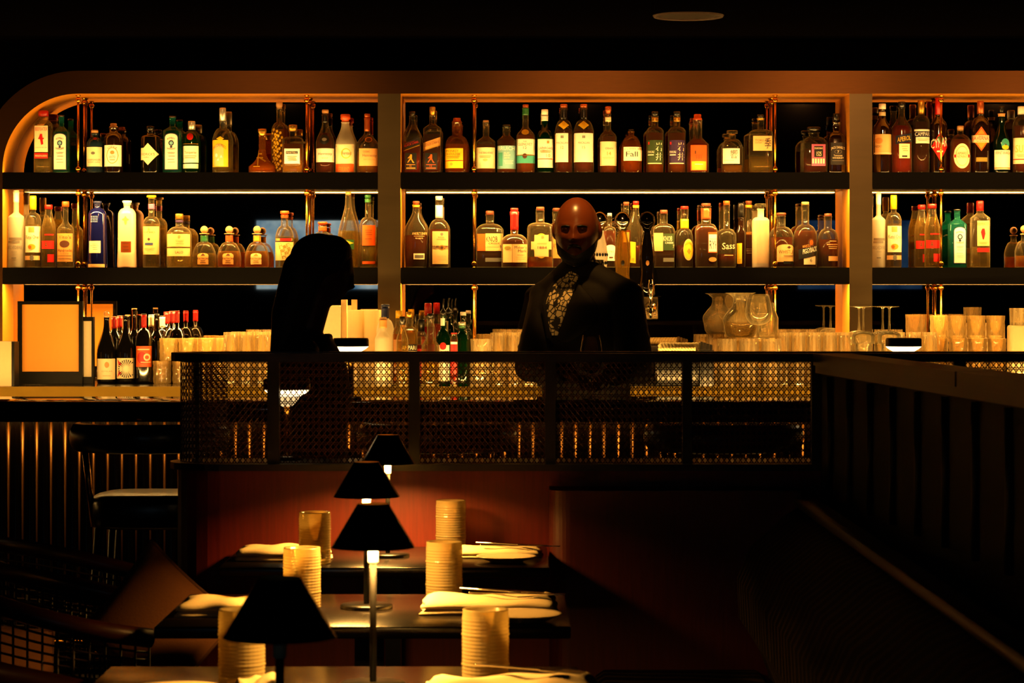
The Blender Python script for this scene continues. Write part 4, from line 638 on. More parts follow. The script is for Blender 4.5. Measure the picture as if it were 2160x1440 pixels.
cut_stack((418, 459), 11.17, 0, 2, 'cut crystal tumbler in the stack behind the front row', 'cut tumblers stacked behind the front row')
HB = ribbed_mesh(.033, .1105, 22, SODA, .95); HBH = .1105
def hb_stack(pxs, Y, n, label, group, n0=0, name='highball_tumbler'):
    for px in pxs:
        for k in range(n0, n): inst(name, HB, label, 'glass', PX(px, Y), Y, ZC + .0005 + k * (HBH + .0005), group, flip=1, h=HBH, rz=rnd.random())
hb_stack((487, 520, 553), 11.0, 2, 'upturned tumbler stacked two high behind the woman', 'upturned tumblers behind the woman')
hb_stack((503, 537, 570), 11.12, 2, 'upturned tumbler in the rear row behind the woman', 'rear row of upturned tumblers behind the woman')
TALL = ribbed_mesh(.034, .158, 14, FRST, .97)
for i, (px, Y) in enumerate(((750, 11.0), (783, 11.0), (765, 11.1), (798, 11.1))):
    for k in range(2): inst('tall_glass', TALL, 'tall straight glass in the cluster stacked against the pillar', 'glass', PX(px, Y), Y, ZC + .0005 + k * .1585, 'tall glasses stacked by the pillar')
LOW = ribbed_mesh(.046, .098, 26, SODA, .9)
for px, Y, z, lab in ((1012, 10.72, 0, 'wide ribbed tumbler below, beside the green bottle'), (1015, 10.72, .0985, 'wide ribbed tumbler on top, beside the green bottle')): inst('ribbed_tumbler', LOW, lab, 'glass', PX(px, Y), Y, ZC + .0005 + z)
hb_stack((1050, 1083, 1116), 10.85, 2, 'upturned tumbler in the stack beside the bald man\'s sleeve', 'upturned tumblers by the bald man')
hb_stack((1067, 1100), 10.96, 2, 'upturned tumbler in the rear stack beside the bald man', 'rear upturned tumblers by the bald man')
hb_stack((1650, 1683.5, 1717, 1750.5, 1784), 10.85, 2, 'upturned tumbler in the long row before the far pillar', 'long row of upturned tumblers before the far pillar')
hb_stack((1667, 1700.5, 1734, 1767.5), 10.95, 2, 'upturned tumbler in the second row before the far pillar', 'second row of upturned tumblers before the far pillar')
for px, Y in ((1533, 10.775), (1580, 10.775), (1627, 10.775), (1556, 10.875), (1603, 10.875)):
    for k in range(2): inst('ribbed_tumbler', LOW, 'wide upturned tumbler under the decanter', 'glass', PX(px, Y), Y, ZC + .0005 + k * .0985, 'wide tumblers under the decanter', flip=1, h=.098)
ZT = ZC + .198
dec = thing('decanter', 'flared neck glass decanter on upturned tumblers', 'decanter', (PX(1562, 10.895), 10.895, ZT))
k_ = 10.895 / FPX
pr = [(22 * k_, 0), (28 * k_, .003), (33 * k_, .02), (38 * k_, .075), (36 * k_, .09), (27 * k_, .115), (18 * k_, .135), (15 * k_, .155), (16 * k_, .172), (24 * k_, .187), (33 * k_, .193)]
MB().lathe(shell(pr), 32, cap=False).build('vessel', THIN, dec)
MB().lathe([(22 * k_, .004), (32 * k_, .02), (36.5 * k_, .068), (.001, .0685)], 28, cap=False).build('water', LIQ['gin'](), dec)
car = thing('glass_jug', 'plain glass jug half hidden behind the big wine glass', 'jug', (PX(1618, 10.99), 10.99, ZT))
MB().lathe(shell([(20 * k_, 0), (24 * k_, .004), (24 * k_, .085), (17 * k_, .12), (17 * k_, .15)]), 28, cap=False).build('vessel', THIN, car)
MB().box(PX(1592, 10.99), PX(1644, 10.99), 10.935, 11.045, ZC + .0005, ZT - .0005).build('glass_block', FRST)
tag(bpy.data.objects['glass_block'], 'milky block of glass under the jug', 'block')
def wine_glass(px, Y, z, H, rb, rr, label, name='wine_glass', flip=0, stem=.45, group=None, wine=0, rx=0):
    t = thing(name, label, 'glass', (PX(px, Y), Y, z + (H if flip else 0)), 0, group)
    if flip: t.rotation_euler = (PI, 0, 0)
    zs = H * stem
    MB().lathe([(.001, 0), (rb * .82, .0005), (rb * .82, .002), (.008, .006), (.0045, .012)], 28, cap=False).build('foot', THIN, t)
    MB().lathe([(.0045, .012), (.0036, zs * .6), (.006, zs)], 12, cap=False).build('stem', THIN, t)
    pr = [(.003, zs)] + [(rb * math.sin(PI / 2 * i / 7) ** .8, zs + (H - zs) * (.42 * (1 - math.cos(PI / 2 * i / 7)))) for i in range(1, 8)] + [(rb + (rr - rb) * (i / 5) ** 1.6, zs + (H - zs) * (.42 + .58 * i / 5)) for i in range(1, 6)]
    MB().lathe(pr + [(r - .0012, q) for r, q in reversed(pr)], 32, cap=False).build('bowl', THIN, t)
    if wine: MB().lathe([(max(.001, r - .002), q + .001) for r, q in pr if q < zs + (H - zs) * wine] + [(.001, zs + (H - zs) * wine)], 28, cap=False).build('wine', LIQ['pale'](), t)
    return t
wine_glass(1600, 10.765, ZT, .187, .0570, .042, 'big round wine glass in front of the decanter', stem=.30)
wine_glass(1247, 8.95, BZ + .0005, .226, .040, .030, 'wine glass standing on the bar before the bald man', stem=.40, wine=.38)
ZT2 = ZC + .176
SHORT = ribbed_mesh(.037, .0875, 12, THIN, .9, .0004)
for px, Y, lab in ((1821, 10.78, 'upturned champagne coupe in front of the pillar'), (1862, 10.86, 'upturned champagne coupe just clear of the pillar'), (1876, 10.74, 'upturned champagne coupe behind the capped table lamp'), (1812, 10.975, 'upturned champagne coupe behind the one at the pillar')):
    wine_glass(px, Y, ZT2, .158, .050, .049, lab, name='champagne_coupe', flip=1, stem=.66)
    for k in range(2): inst('short_tumbler', SHORT, 'plain tumbler in the stack that carries the coupes', 'glass', PX(px, Y), Y, ZC + .0005 + k * .0878, 'tumblers under the coupes')
hb_stack((1893, 1927, 1961), 10.98, 2, 'upturned tumbler behind the capped lamp on the far bar end', 'upturned tumblers behind the far lamp')
cut_stack((2021, 2062, 2103), 10.98, 0, 2, 'cut crystal tumbler in the two lower layers of the end stack', 'lower layers of the end stack of cut tumblers')
cut_stack((2018, 2059, 2100), 10.98, 2, 3, 'cut crystal tumbler in the top layer of the end stack', 'top layer of the end stack of cut tumblers')
cut_stack((1981,), 11.12, 0, 3, 'cut crystal tumbler in the narrow stack behind the end rod', 'narrow stack of cut tumblers behind the end rod')
ck = tag(MB().box(PX(2130, 10.9), PX(2222, 10.9), 10.86, 10.97, ZC + .0005, CZ + (HZ - 686) * 10.9 / FPX, 0, .01).build('ice_bucket', FRST), 'pale square ice bucket at the frame edge', 'bucket')
inst('tall_glass', ribbed_mesh(.042, .073, 18, SODA, .95), 'ribbed glass on the pale ice bucket', 'glass', PX(2150, 10.91), 10.91, CZ + (HZ - 686) * 10.9 / FPX + .0005)
# ------------------------------------------------------------------ capped bar lamps
def dome_lamp(px, Y, z, label, w=.0625, power=1.1):
    t = thing('bar_lamp', label, 'lamp', (PX(px, Y), Y, z))
    MB().lathe([(.038, 0), (.038, .008), (.034, .012), (.012, .014)], 28).build('base', BLACKM, t)
    MB().lathe([(.010, .013), (.008, .08), (.010, .15)], 16).build('stem', BRASS, t)
    MB().lathe([(.012, .142), (.022, .150), (.030, .160), (.034, .168)], 28).build('bulb', EM('lamp_globe', (1, .62, .25), 1.1), t)
    MB().lathe([(.030, .166), (w * .82, .178), (w * .98, .1865), (w * .98, .1885)], 36).build('diffuser', EM('lamp_diffuser', (1, .70, .34), 7), t)
    MB().lathe([(w, .187), (w, .210), (w * .95, .216), (.0, .2165)], 36, cap=False).build('cap', P('20140c', .35, .4, key='dark_bronze_cap'), t)
    return t
dome_lamp(740, 8.9, BZ + .0005, 'small capped lamp on the bar, glowing beside the woman\'s chest')
dome_lamp(1906, 8.9, BZ + .0005, 'small capped lamp on the bar, in front of the stacked tumblers')
# ------------------------------------------------------------------ boxes by the wine
def framed(x0, x1, y0, y1, Y, d, inner, m_in, name, label, cat):
    X0, X1 = PX(x0, Y), PX(x1, Y); z0, z1 = max(ZC + .0005, PZ(y1, Y)), PZ(y0, Y)
    t = thing(name, label, cat, ((X0 + X1) / 2, Y, z0)); L = (-(X0 + X1) / 2, -Y, -z0)
    a, b = PX(inner[0], Y), PX(inner[1], Y); zz1, zz0 = PZ(inner[2], Y), PZ(inner[3], Y)
    mb = MB(); mb.box(X0, a, Y, Y + d, z0, z1).box(b, X1, Y, Y + d, z0, z1).box(a, b, Y, Y + d, z0, zz0).box(a, b, Y, Y + d, zz1, z1)
    mb.build('frame', BLACKW, t, L)
    MB().box(a, b, Y + d * .45, Y + d, zz0, zz1).build('panel', m_in, t, L); return t
TANP = P('e89a2c', .6, key='plain_tan_card', noise=.05)
framed(37, 174, 635, 811, 10.98, .03, (45.7, 166, 642, 784), TANP, 'framed_board', 'big black framed blank tan board leaning by the rounded corner', 'board')
framed(169, 197, 668, 811, 11.0, .04, (175, 193, 677, 795), P('ead8b0', .6, key='cream_card'), 'narrow_display_stand', 'narrow black stand with cream strip between the board and the wine', 'stand')
t = thing('white_box', 'low white box with a black side, cut off at the frame edge', 'box', (PX(5, 10.7), 10.7, ZC + .0005))
MB().box(-.07, .038, 0, .1, 0, PZ(720, 10.7) - ZC).build('body', P('a08660', .6, key='white_card'), t)
MB().box(.0381, .050, 0, .1, 0, PZ(721, 10.7) - ZC).build('side_panel', BLACKW, t)
t = thing('card_carton', 'pale upright carton behind the capped lamp, past the woman\'s throat', 'box', (PX(695, 11.1), 11.1, ZC + .0005))
MB().box(-.06, .052, -.05, .05, 0, PZ(645, 11.1) - ZC).build('body', P('ecd6a4', .6, key='carton_card'), t)
MB().box(.0525, .075, -.03, .05, 0, PZ(632, 11.1) - ZC).build('flap', P('d8b878', .6, key='carton_flap'), t)
# ------------------------------------------------------------------ bar towel and tray of garnish
zg = CZ + (HZ - 742) * 10.7 / FPX
gt = thing('garnish_box', 'dark garnish box on the counter beside the bald man', 'box', (PX(1428, 10.7), 10.7, ZC + .0005))
MB().box(-.088, .088, -.06, .06, 0, zg - ZC, 0, .006).build('body', BLACKM, gt)
def twist(x0, x1, y, z, r, label):
    t = thing('twisted_towel', label, 'towel', (PX((x0 + x1) / 2, y), y, z)); X = (PX(x1, y) - PX(x0, y)) / 2; mb = MB()
    for q in range(3):
        mb.tube([(-X + 2 * X * i / 40, math.cos(i * .62 + q * 2.1) * r * .5, r + math.sin(i * .62 + q * 2.1) * r * .5) for i in range(41)], r * .55, 8)
    mb.build('cloth', P('f4d890', .8, key='cream_towel', scale=120, noise=.2, bump=.2), t)
twist(1392, 1476, 10.74, zg + .0008, .019, 'thick twist of pale yellow cloth on the garnish box')
twist(1390, 1466, 10.66, zg + .0008, .010, 'thin twist of pale yellow cloth along the front of the garnish box')
t = thing('steel_tray', 'ridged steel tray leaning at the end of the garnish box', 'tray', (PX(1490, 10.72), 10.72, ZC + .0005))
MB().box(-.03, .026, -.05, .05, 0, .15).build('body', BLACKM, t)
for i in range(4): MB().box(-.028 + i * .013, -.018 + i * .013, -.05, .05, .151, .185 - i * .004).build('ridge', CHROME, t)
# ------------------------------------------------------------------ dispenser with three domed bottles
YD = 11.02
dz0, dz1 = PZ(673, YD), PZ(626, YD)
dsp = thing('spirit_dispenser', 'steel dispenser box with levers, carrying domed bottles beside the bald man', 'dispenser', (PX(1314, YD), YD, ZC)); LD = (-PX(1314, YD), -YD, -ZC)
MB().box(PX(1240, YD), PX(1387, YD), YD - .03, YD + .06, dz0, dz1, 0, .004).build('box', P('b09a70', .25, .9, key='satin_steel', stretch=(1, 1, 12)), dsp, LD)
MB().box(PX(1236, YD), PX(1393, YD), YD - .05, YD + .06, dz1, dz1 + .004).build('platform', CHROME, dsp, LD)
for px in (1270, 1320): MB().box(PX(px, YD) - .02, PX(px, YD) + .02, YD, YD + .04, ZC + .0006, dz0).build('post', BLACKM, dsp, LD)
for px in (1266, 1318, 1371):
    x = PX(px, YD); q = PX(1371, YD) - x
    mb = MB(); R90 = Matrix.Translation((x, YD - .03, PZ(648, YD))) @ Matrix.Rotation(PI / 2, 4, 'X')
    mb.lathe([(.025, 0), (.025, .006), (.016, .01), (.014, .03), (.008, .034)], 24, M=R90); mb.tube([(x, YD - .058, PZ(648, YD)), (x, YD - .064, PZ(660, YD)), (x, YD - .064, PZ(671, YD))], [.010, .010, .006], 12)
    tp = mb.build('tap', CHROME, dsp, LD)
    MB().tube([(x, YD - .06, PZ(645, YD)), (x, YD - .066, PZ(625, YD)), (x, YD - .07, PZ(606, YD)), (x, YD - .07, PZ(590, YD))], [.007, .008, .012, .009], 12).build('lever', CHROME, tp)
def domed(px, gl, capm, mark, label, mcol):
    t = thing('domed_bottle', label, 'bottle', (PX(px, YD), YD, dz1 + .0045)); H = PZ(446, YD) - dz1 - .0045; r = .0355
    pr = [(r * .8, 0), (r * .92, .004), (r, .05), (r * .82, .09), (r * .85, .12), (r * .98, .165), (r * .82, .22), (r * .52, .265), (r * .50, .28)]
    MB().lathe([(a, b * H / .36) for a, b in pr], 28).build('bottle_body', gl, t)
    MB().lathe([(r * .52, .279 * H / .36), (r * .6, .29 * H / .36), (r * .86, .312 * H / .36), (r * .86, .32 * H / .36)], 28).build('collar', capm, t)
    mb = MB(); mb.sphere((0, 0, .322 * H / .36), r * .98, 24, 14, sc=(1, 1, 1.1)); mb.build('dome_stopper', capm, t)
    mb = MB()
    for i in range(14):
        a = -1.1 + 2.2 * (i % 7) / 6; z = (.14 + .035 * (i // 7)) * H / .36
        x, y = r * 1.005 * math.sin(a) * .97, -r * 1.005 * math.cos(a) * .97 - .001
        if mark == 'leaf' or i == 3: mb.sphere((x, y, z), .0042 if mark == 'leaf' else .0065, 8, 6, sc=(1.2, .3, 1.8))
    mb.build('mark', mcol, t)
domed(1265, P('e0d4b8', .2, key='white_ceramic', spec=.6), CHROME, 'leaf', 'white ceramic domed bottle with dark leaf pattern, behind the bald man\'s ear', P('0a0a10', .3, key='blue_black_glaze'))
domed(1313, GL('amber_bottle', 'f0d490', .10, 'e8b850', edge=.4), CHROME, 'dot', 'clear golden domed bottle on the steel dispenser', P('1a1008', .4, key='dark_mark'))
domed(1365, P('0a0706', .06, key='black_ceramic', spec=.8), P('0e0a08', .05, .9, key='black_chrome'), 'dot', 'black domed bottle on the steel dispenser', P('b07838', .4, key='bronze_mark'))
# ------------------------------------------------------------------ bar stools
LEATH = P('0d0806', .28, key='black_leather', scale=40, bump=.12, spec=.6)
st = thing('bar_stool', 'black leather bar stool with curved back rail, by the open end of the cane screen', 'stool', (PX(320, 8.42), 8.42, 0), group='bar stools along the bar')
mb = MB(); rings = []
for z, q in ((.655, .88), (.668, .98), (.70, 1), (.735, 1), (.758, .95), (.765, .8)):
    rings.append([(math.copysign(abs(math.cos(2 * PI * k / 32)) ** .6, math.cos(2 * PI * k / 32)) * .19 * q, math.copysign(abs(math.sin(2 * PI * k / 32)) ** .6, math.sin(2 * PI * k / 32)) * .19 * q, z) for k in range(32)])
mb.loft(rings, 0, True); mb.build('seat', LEATH, st)
mb = MB(); rings = []
for i in range(25):
    a = PI * 1.08 * (i / 24) + PI * .96; cx_, cy_ = math.cos(a), math.sin(a); f = min(1, .3 + 3 * min(i, 24 - i) / 12)
    rings.append([(cx_ * (.245 + .026 * math.cos(b) * f), cy_ * (.235 + .026 * math.cos(b) * f), .95 + .047 * math.sin(b) * f) for b in [2 * PI * k / 12 for k in range(12)]])
mb.loft(rings, 0, True); mb.build('back_rail', LEATH, st)
for sx in (-1, 1):
    MB().tube([(sx * .2, -.12, .915), (sx * .175, -.10, .66)], .011, 8).build('back_post', BRASS, st)
    for sy in (-1, 1): MB().tube([(sx * .15, sy * .15, .66), (sx * .19, sy * .19, .0)], .014, 10).build('leg', BLACKM, st)
for (a, b) in (((-.177, -.177), (.177, -.177)), ((.177, -.177), (.177, .177)), ((.177, .177), (-.177, .177)), ((-.177, .177), (-.177, -.177))):
    MB().tube([(a[0], a[1], .24), (b[0], b[1], .24)], .009, 8).build('footrest', BRASS, st)
for px, lab in ((922, 'black leather bar stool seen through the cane near the red bottles'), (1524, 'black leather bar stool seen through the cane near the corner'), (2080, 'black leather bar stool behind the wooden divider')):
    dup(st, (PX(px, 8.42), 8.42, 0), label=lab)
# ------------------------------------------------------------------ televisions that show in the mirror
for x0, x1, c, lab in ((-2.615, -1.34, (.40, .56, .60), 'wall television with pale blue picture, seen only in the mirror'), (2.93, 4.19, (.012, .035, .08), 'wall television with deep blue picture, seen only in the mirror')):
    t = thing('television', lab, 'television', ((x0 + x1) / 2, -3.27, 1.85))
    MB().box(-.65, .65, -.025, .02, -.37, .37).build('case', BLACKM, t)
    m, nt, b, out = mat('tv_picture'); nt.nodes.remove(b)
    e = nt.nodes.new('ShaderNodeEmission'); tc = nt.nodes.new('ShaderNodeTexCoord'); nz = nt.nodes.new('ShaderNodeTexNoise'); nz.inputs['Scale'].default_value = 3.5; nz.inputs['Detail'].default_value = 4
    cr = nt.nodes.new('ShaderNodeValToRGB'); cr.color_ramp.elements[0].color = (c[0] * .15, c[1] * .3, c[2] * .5, 1); cr.color_ramp.elements[1].color = (c[0], c[1], c[2], 1)
    cr.color_ramp.elements[0].position = .35; cr.color_ramp.elements[1].position = .65
    nt.links.new(tc.outputs['Object'], nz.inputs['Vector']); nt.links.new(nz.outputs['Fac'], cr.inputs[0]); nt.links.new(cr.outputs[0], e.inputs[0]); e.inputs[1].default_value = 1.5
    nt.links.new(e.outputs[0], out.inputs[0])
    MB().box(-.635, .635, .0205, .022, -.35, .35).build('screen', m, t)
# ------------------------------------------------------------------ ceiling: recessed ring, its fitting shared by downlight and added spots
def ring_light(x, y, label, r=.145, lit=None):
    t = thing('ceiling_downlight', label, 'light', (x, y, 2.55))
    mb = MB(); rings = []
    for rr, z in ((r * .86, .0), (r * .88, -.006), (r * .97, -.008), (r, -.0005)): rings.append([(rr * math.cos(2 * PI * k / 40), rr * math.sin(2 * PI * k / 40), z) for k in range(40)])
    mb.loft(rings, 0, False); mb.build('rim', P('2a1206', .5, .6, key='dim_bronze_rim'), t)
    MB().lathe([(.001, -.0015), (r * .86, -.0015)], 40, cap=False).build('lens', BLACKM, t)
    return t
ring_light(PX(1452, 10.39), 10.39, 'dark round ceiling fitting with a thin bronze rim')
LAMPW = 12.0
# ------------------------------------------------------------------ cane screen between tables and bar
YP = 6.64; SP = FPX / YP
WALN = WOOD('dark_walnut', '140804', '0a0402', .4, 'x', 7)
WALNZ = WOOD('dark_walnut_upright', '0e0502', '070301', .5, 'z', 7)
REDW = WOOD('red_brown_veneer', '782006', '541402', .45, 'z', 9)
CANE = P('5a2c14', .45, key='stained_cane', noise=.4, scale=300)
zt_, zc1, zc0, zl = PZ(745, YP), PZ(763, YP), PZ(978, YP), PZ(992, YP)
XE = PX(362, YP); RE = .125; XR2 = 2.4                 # rounded end of the screen
scr = thing('cane_screen', 'long dark wooden screen with woven cane panels and one rounded end', 'screen', (0, YP, 0)); LS = (0, -YP, 0)
def endpath(off, x1=XR2, k=12):
    """plan of a half round end: from the front face round to the back face"""
    cx, cy_ = XE + RE, YP + RE; r = RE + off
    return [(x1, cy_ - r)] + [(cx - r * math.sin(PI * i / k), cy_ - r * math.cos(PI * i / k)) for i in range(k + 1)] + [(x1, cy_ + r)]
def ribbon(mb, path, z0, z1, inset):
    """solid band following a plan path"""
    ins = endpath(inset)
    n = len(path); vs = [(x, y, z) for z in (z0, z1) for x, y in path] + [(x, y, z) for z in (z0, z1) for x, y in ins]
    f = []
    for i in range(n - 1):
        f += [(i, i + 1, n + i + 1, n + i), (2 * n + i, 3 * n + i, 3 * n + i + 1, 2 * n + i + 1), (n + i, n + i + 1, 3 * n + i + 1, 3 * n + i), (i, 2 * n + i, 2 * n + i + 1, i + 1)]
    mb.add(vs, f, 0, False)
def solid(mb, path, z0, z1):
    n = len(path); vs = [(x, y, z) for z in (z0, z1) for x, y in path]
    mb.add(vs, [(i, (i + 1) % n, n + (i + 1) % n, n + i) for i in range(n)] + [tuple(reversed(range(n))), tuple(range(n, 2 * n))], 0, False)
mb = MB(); ribbon(mb, endpath(.018), zc1, zt_, -.03); mb.build('cap_rail', WALN, scr, LS)
mb = MB(); solid(mb, endpath(.020), zl, zc0); mb.build('ledge', WALN, scr, LS)
mb = MB(); solid(mb, endpath(.0), 0, zl - .0005); mb.build('panelled_base', REDW, scr, LS)
posts = [(565, 589), (863, 885), (1150, 1172), (1440, 1459), (1712, 1735), (2012, 2037)]
for a, b in posts:
    MB().box(PX(a, YP), PX(b, YP), YP - .004, YP + .022, zc0, zc1, 0).build('post', WALNZ, scr, LS)
def cane(x0, x1, z0, z1, place):
    """woven cane: paired uprights and cross strands, diagonals cutting the corners of every hole"""
    mb = MB(); p, q = 11.72 / SP, 13.9 / SP; nx = max(2, round((x1 - x0) / p)); p = (x1 - x0) / nx; nz_ = round((z1 - z0) / q); q = (z1 - z0) / nz_
    def strand(pts, w, d, t=.0006):
        L_, Rr = [], []
        for i, (u, z) in enumerate(pts):
            u2, z2 = pts[min(i + 1, len(pts) - 1)]; u1, z1_ = pts[max(i - 1, 0)]; a = math.atan2(z2 - z1_, u2 - u1)
            L_.append((u - w * math.sin(a), z + w * math.cos(a))); Rr.append((u + w * math.sin(a), z - w * math.cos(a)))
        rows = [[place(u, z, d) for u, z in L_], [place(u, z, d + t) for u, z in pts], [place(u, z, d) for u, z in Rr]]
        n = len(pts); vs = [v for r in rows for v in r]
        mb.add(vs, [(k * n + i, k * n + i + 1, (k + 1) * n + i + 1, (k + 1) * n + i) for k in range(2) for i in range(n - 1)], 0, False)
    def line(u0, z0_, u1, z1_, w, d, curved):
        k = 14 if curved else 1
        strand([(u0 + (u1 - u0) * i / k, z0_ + (z1_ - z0_) * i / k) for i in range(k + 1)], w, d)
    cv = place(x0, z0, 0)[1] != place(x1, z0, 0)[1]
    for i in range(nx + 1):
        for o_ in (-.115, .115):
            u = x0 + (i + o_) * p
            if x0 <= u <= x1: line(u, z0, u, z1, p * .05, 0, False)
    for j in range(nz_ + 1):
        for o_ in (-.115, .115):
            z = z0 + (j + o_) * q
            if z0 <= z <= z1: line(x0, z, x1, z, q * .05, .0008, cv)
    for sg in (1, -1):
        for k in range(-nz_ - 1, nx + nz_ + 2):
            for half in (.5,):
                # u/p - sg*z/q = k + .5 in cell units
                pts = []
                for j in range(0, 4 * nz_ + 1):
                    z = j / 4; u = (k + half) + z if sg > 0 else (k + half) + nz_ - z
                    if 0 <= u <= nx: pts.append((x0 + u * p, z0 + z * q))
                if len(pts) >= 2:
                    if cv: strand(pts, p * .085, .0015)
                    else: strand([pts[0], pts[-1]], p * .085, .0015)
    return mb
flatp = lambda u, z, d: (u, YP + .009 - d, z)
edges = [(589, 863), (885, 1150), (1172, 1440), (1459, 1712), (1735, 2012), (2037, 2300)]
for a, b in edges: cane(PX(a, YP), PX(b, YP), zc0, zc1, flatp).build('cane_panel', CANE, scr, LS)
# curved first panel: runs round the end
cxe, cye, rr_ = XE + RE, YP + RE, RE - .009
arc = PI * rr_
def curvp(u, z, d):
    if u >= 0: return (cxe + u, cye - rr_ - d, z)
    a = min(PI, -u / rr_); return (cxe - (rr_ + d) * math.sin(a), cye - (rr_ + d) * math.cos(a), z)
cane(-arc * .98, PX(565, YP) - cxe, zc0, zc1, curvp).build('cane_panel', CANE, scr, LS)
MB().box(PX(388, YP), PX(400, YP), YP + .20, YP + .246, zc0, zc1).build('post', WALNZ, scr, LS)
dome_lamp(605, YP + .15, zc0 + .0005, 'small capped lamp standing on the screen ledge, shining through the cane', w=.062)
# ------------------------------------------------------------------ divider along the banquette
dv = thing('wood_divider', 'dark wooden divider with a sloping line of cap rail and ribbed panels below', 'divider', (.82, 6.9, 0))
def dvx(y): return PX(1711, YP) + .0536 * (YP - y)
def prism(x_of, ya, yb, prof, name, m):
    mb = MB(); n = len(prof); vs = [(x_of(y) + a, y, z) for y in (ya, yb) for a, z in prof]
    mb.add(vs, [(i, (i + 1) % n, n + (i + 1) % n, n + i) for i in range(n)] + [tuple(reversed(range(n))), tuple(range(n, 2 * n))], 0, False)
    return mb.build(name, m, dv, (-.82, -6.9, 0))
zt2 = PZ(745, YP)
WALNY = WOOD('dark_walnut_long', '100602', '080301', .4, 'y', 7)
prism(dvx, 2.4, 4.98, [(0, zt2), (.10, zt2), (.10, zt2 - .03), (0, zt2 - .03)], 'cap_rail', WALNY)
prism(dvx, 4.995, YP - .03, [(0, zt2), (.10, zt2), (.10, zt2 - .03), (0, zt2 - .03)], 'cap_rail', WALNY)
prism(lambda y: dvx(y) + .006, 2.4, YP - .03, [(0, zt2 - .031), (.09, zt2 - .031), (.09, zt2 - .05), (0, zt2 - .05)], 'moulding', WALNY)
prism(lambda y: dvx(y) + .02, 2.4, YP - .03, [(0, 0), (.07, 0), (.07, zt2 - .051), (0, zt2 - .051)], 'body', P('050302', .7, spec=.15, key='dark_upholstered_panel', scale=90))
y = 6.45
while y > 2.5:
    MB().tube([(dvx(y) + .016, y, .9), (dvx(y) + .016, y, zt2 - .055)], .009, 8).build('rib', P('0c0502', .5, spec=.3, key='dark_rib'), dv, (-.82, -6.9, 0)); y -= .26
# ------------------------------------------------------------------ banquette
bq = thing('banquette', 'long dark velvet banquette with big pale leaves, running along the divider', 'banquette', (.75, 5, 0)); LB = (-.75, -5, 0)
m, nt, b_, out = mat('leaf_velvet'); N = nt.nodes.new; L = nt.links.new
tc = N('ShaderNodeTexCoord'); mp = N('ShaderNodeMapping'); mp.inputs['Rotation'].default_value = (.5, .2, .3); mp.inputs['Scale'].default_value = (2.2, 2.2, 1.1)
wv = N('ShaderNodeTexWave'); wv.wave_type = 'RINGS'; wv.inputs['Scale'].default_value = 2.2; wv.inputs['Distortion'].default_value = 5; wv.inputs['Detail'].default_value = 3; wv.inputs['Detail Scale'].default_value = 1.3
cr = N('ShaderNodeValToRGB'); cr.color_ramp.elements[0].position = .5; cr.color_ramp.elements[0].color = hexc('060403'); cr.color_ramp.elements[1].position = .8; cr.color_ramp.elements[1].color = hexc('34280f')
L(tc.outputs['Object'], mp.inputs[0]); L(mp.outputs[0], wv.inputs['Vector']); L(wv.outputs['Fac'], cr.inputs[0]); L(cr.outputs[0], b_.inputs['Base Color']); b_.inputs['Roughness'].default_value = .8; b_.inputs['Specular IOR Level'].default_value = .1
VELV = m
prof = [(.765, .0), (.765, .86), (.73, .875), (.68, .85), (.60, .78), (.565, .70), (.57, .6), (.62, .52), (.64, .47)]
mb = MB(); ys = [2.5, 2.52] + [2.9 + .4 * i for i in range(9)] + [6.38, 6.43, 6.45]; rings = []
for yy in ys:
    f = 0 if yy in (2.5, 6.45) else 1; rings.append([((.68 + (x - .68) * (.85 if f == 0 else 1)), yy, z if z > 0 else .0) for x, z in prof])
mb.loft(rings, 0, True); mb.build('back_cushion', VELV, bq, LB)
mb = MB(); mb.box(.20, .64, 2.5, 6.45, .36, .47, 0, .04); mb.build('seat_cushion', VELV, bq, LB)
MB().box(.24, .62, 2.52, 6.45, 0, .36).build('plinth', BLACKW, bq, LB)
MB().box(.71, .768, 2.4, 6.455, .876, .90, 0, .008).build('back_rail', WALNY, bq, LB)
ep = thing('end_cabinet', 'red brown wooden end panel with rounded edge where the banquette meets the screen', 'panel', (.4, 6.8, 0))
r_ = .05; pth = [(.73, 6.46)] + [(PX(1160, 6.46) + r_ - r_ * math.sin(PI / 2 * i / 8), 6.46 + r_ - r_ * math.cos(PI / 2 * i / 8)) for i in range(9)] + [(PX(1160, 6.46), YP - .022), (.73, YP - .022)]
mb = MB(); solid(mb, pth, 0, PZ(1035, 6.46)); mb.build('carcass', WOOD('shaded_red_veneer', '561604', '340c02', .45, 'z', 9), ep, (-.4, -6.8, 0))  # darker copy of the red veneer, the cabinet's shade put into its colour
# ------------------------------------------------------------------ tables
TZ = .76
TTOP = P('16100c', .22, key='dark_stone_tabletop', noise=.5, scale=5, spec=.6)
TX0, TX1 = -.70, .115
TY = [(6.095, 6.615), (5.0, 5.55), (3.92, 4.46), (2.84, 3.38)]
tname = ['next to the screen', 'second from the screen', 'third from the screen', 'closest to the lens']
tabs = []
for (y0, y1), nm in zip(TY, tname):
    yc = (y0 + y1) / 2
    tx1 = .09 if y0 > 6 else TX1; t = thing('dining_table', 'dark rectangular two seat table, ' + nm, 'table', ((TX0 + tx1) / 2, yc, 0), group='dining tables along the banquette'); xh = (tx1 - TX0) / 2; yh = (y1 - y0) / 2
    MB().box(-xh, xh, -yh, yh, TZ - .024, TZ, 0, .004).build('tabletop', TTOP, t)
    MB().box(-.03, .03, -.03, .03, .03, TZ - .0245).build('column', BLACKM, t)
    MB().box(-.2, .2, -.17, .17, 0, .03, 0, .01).build('foot_plate', BLACKM, t); tabs.append((yc, y0, y1))
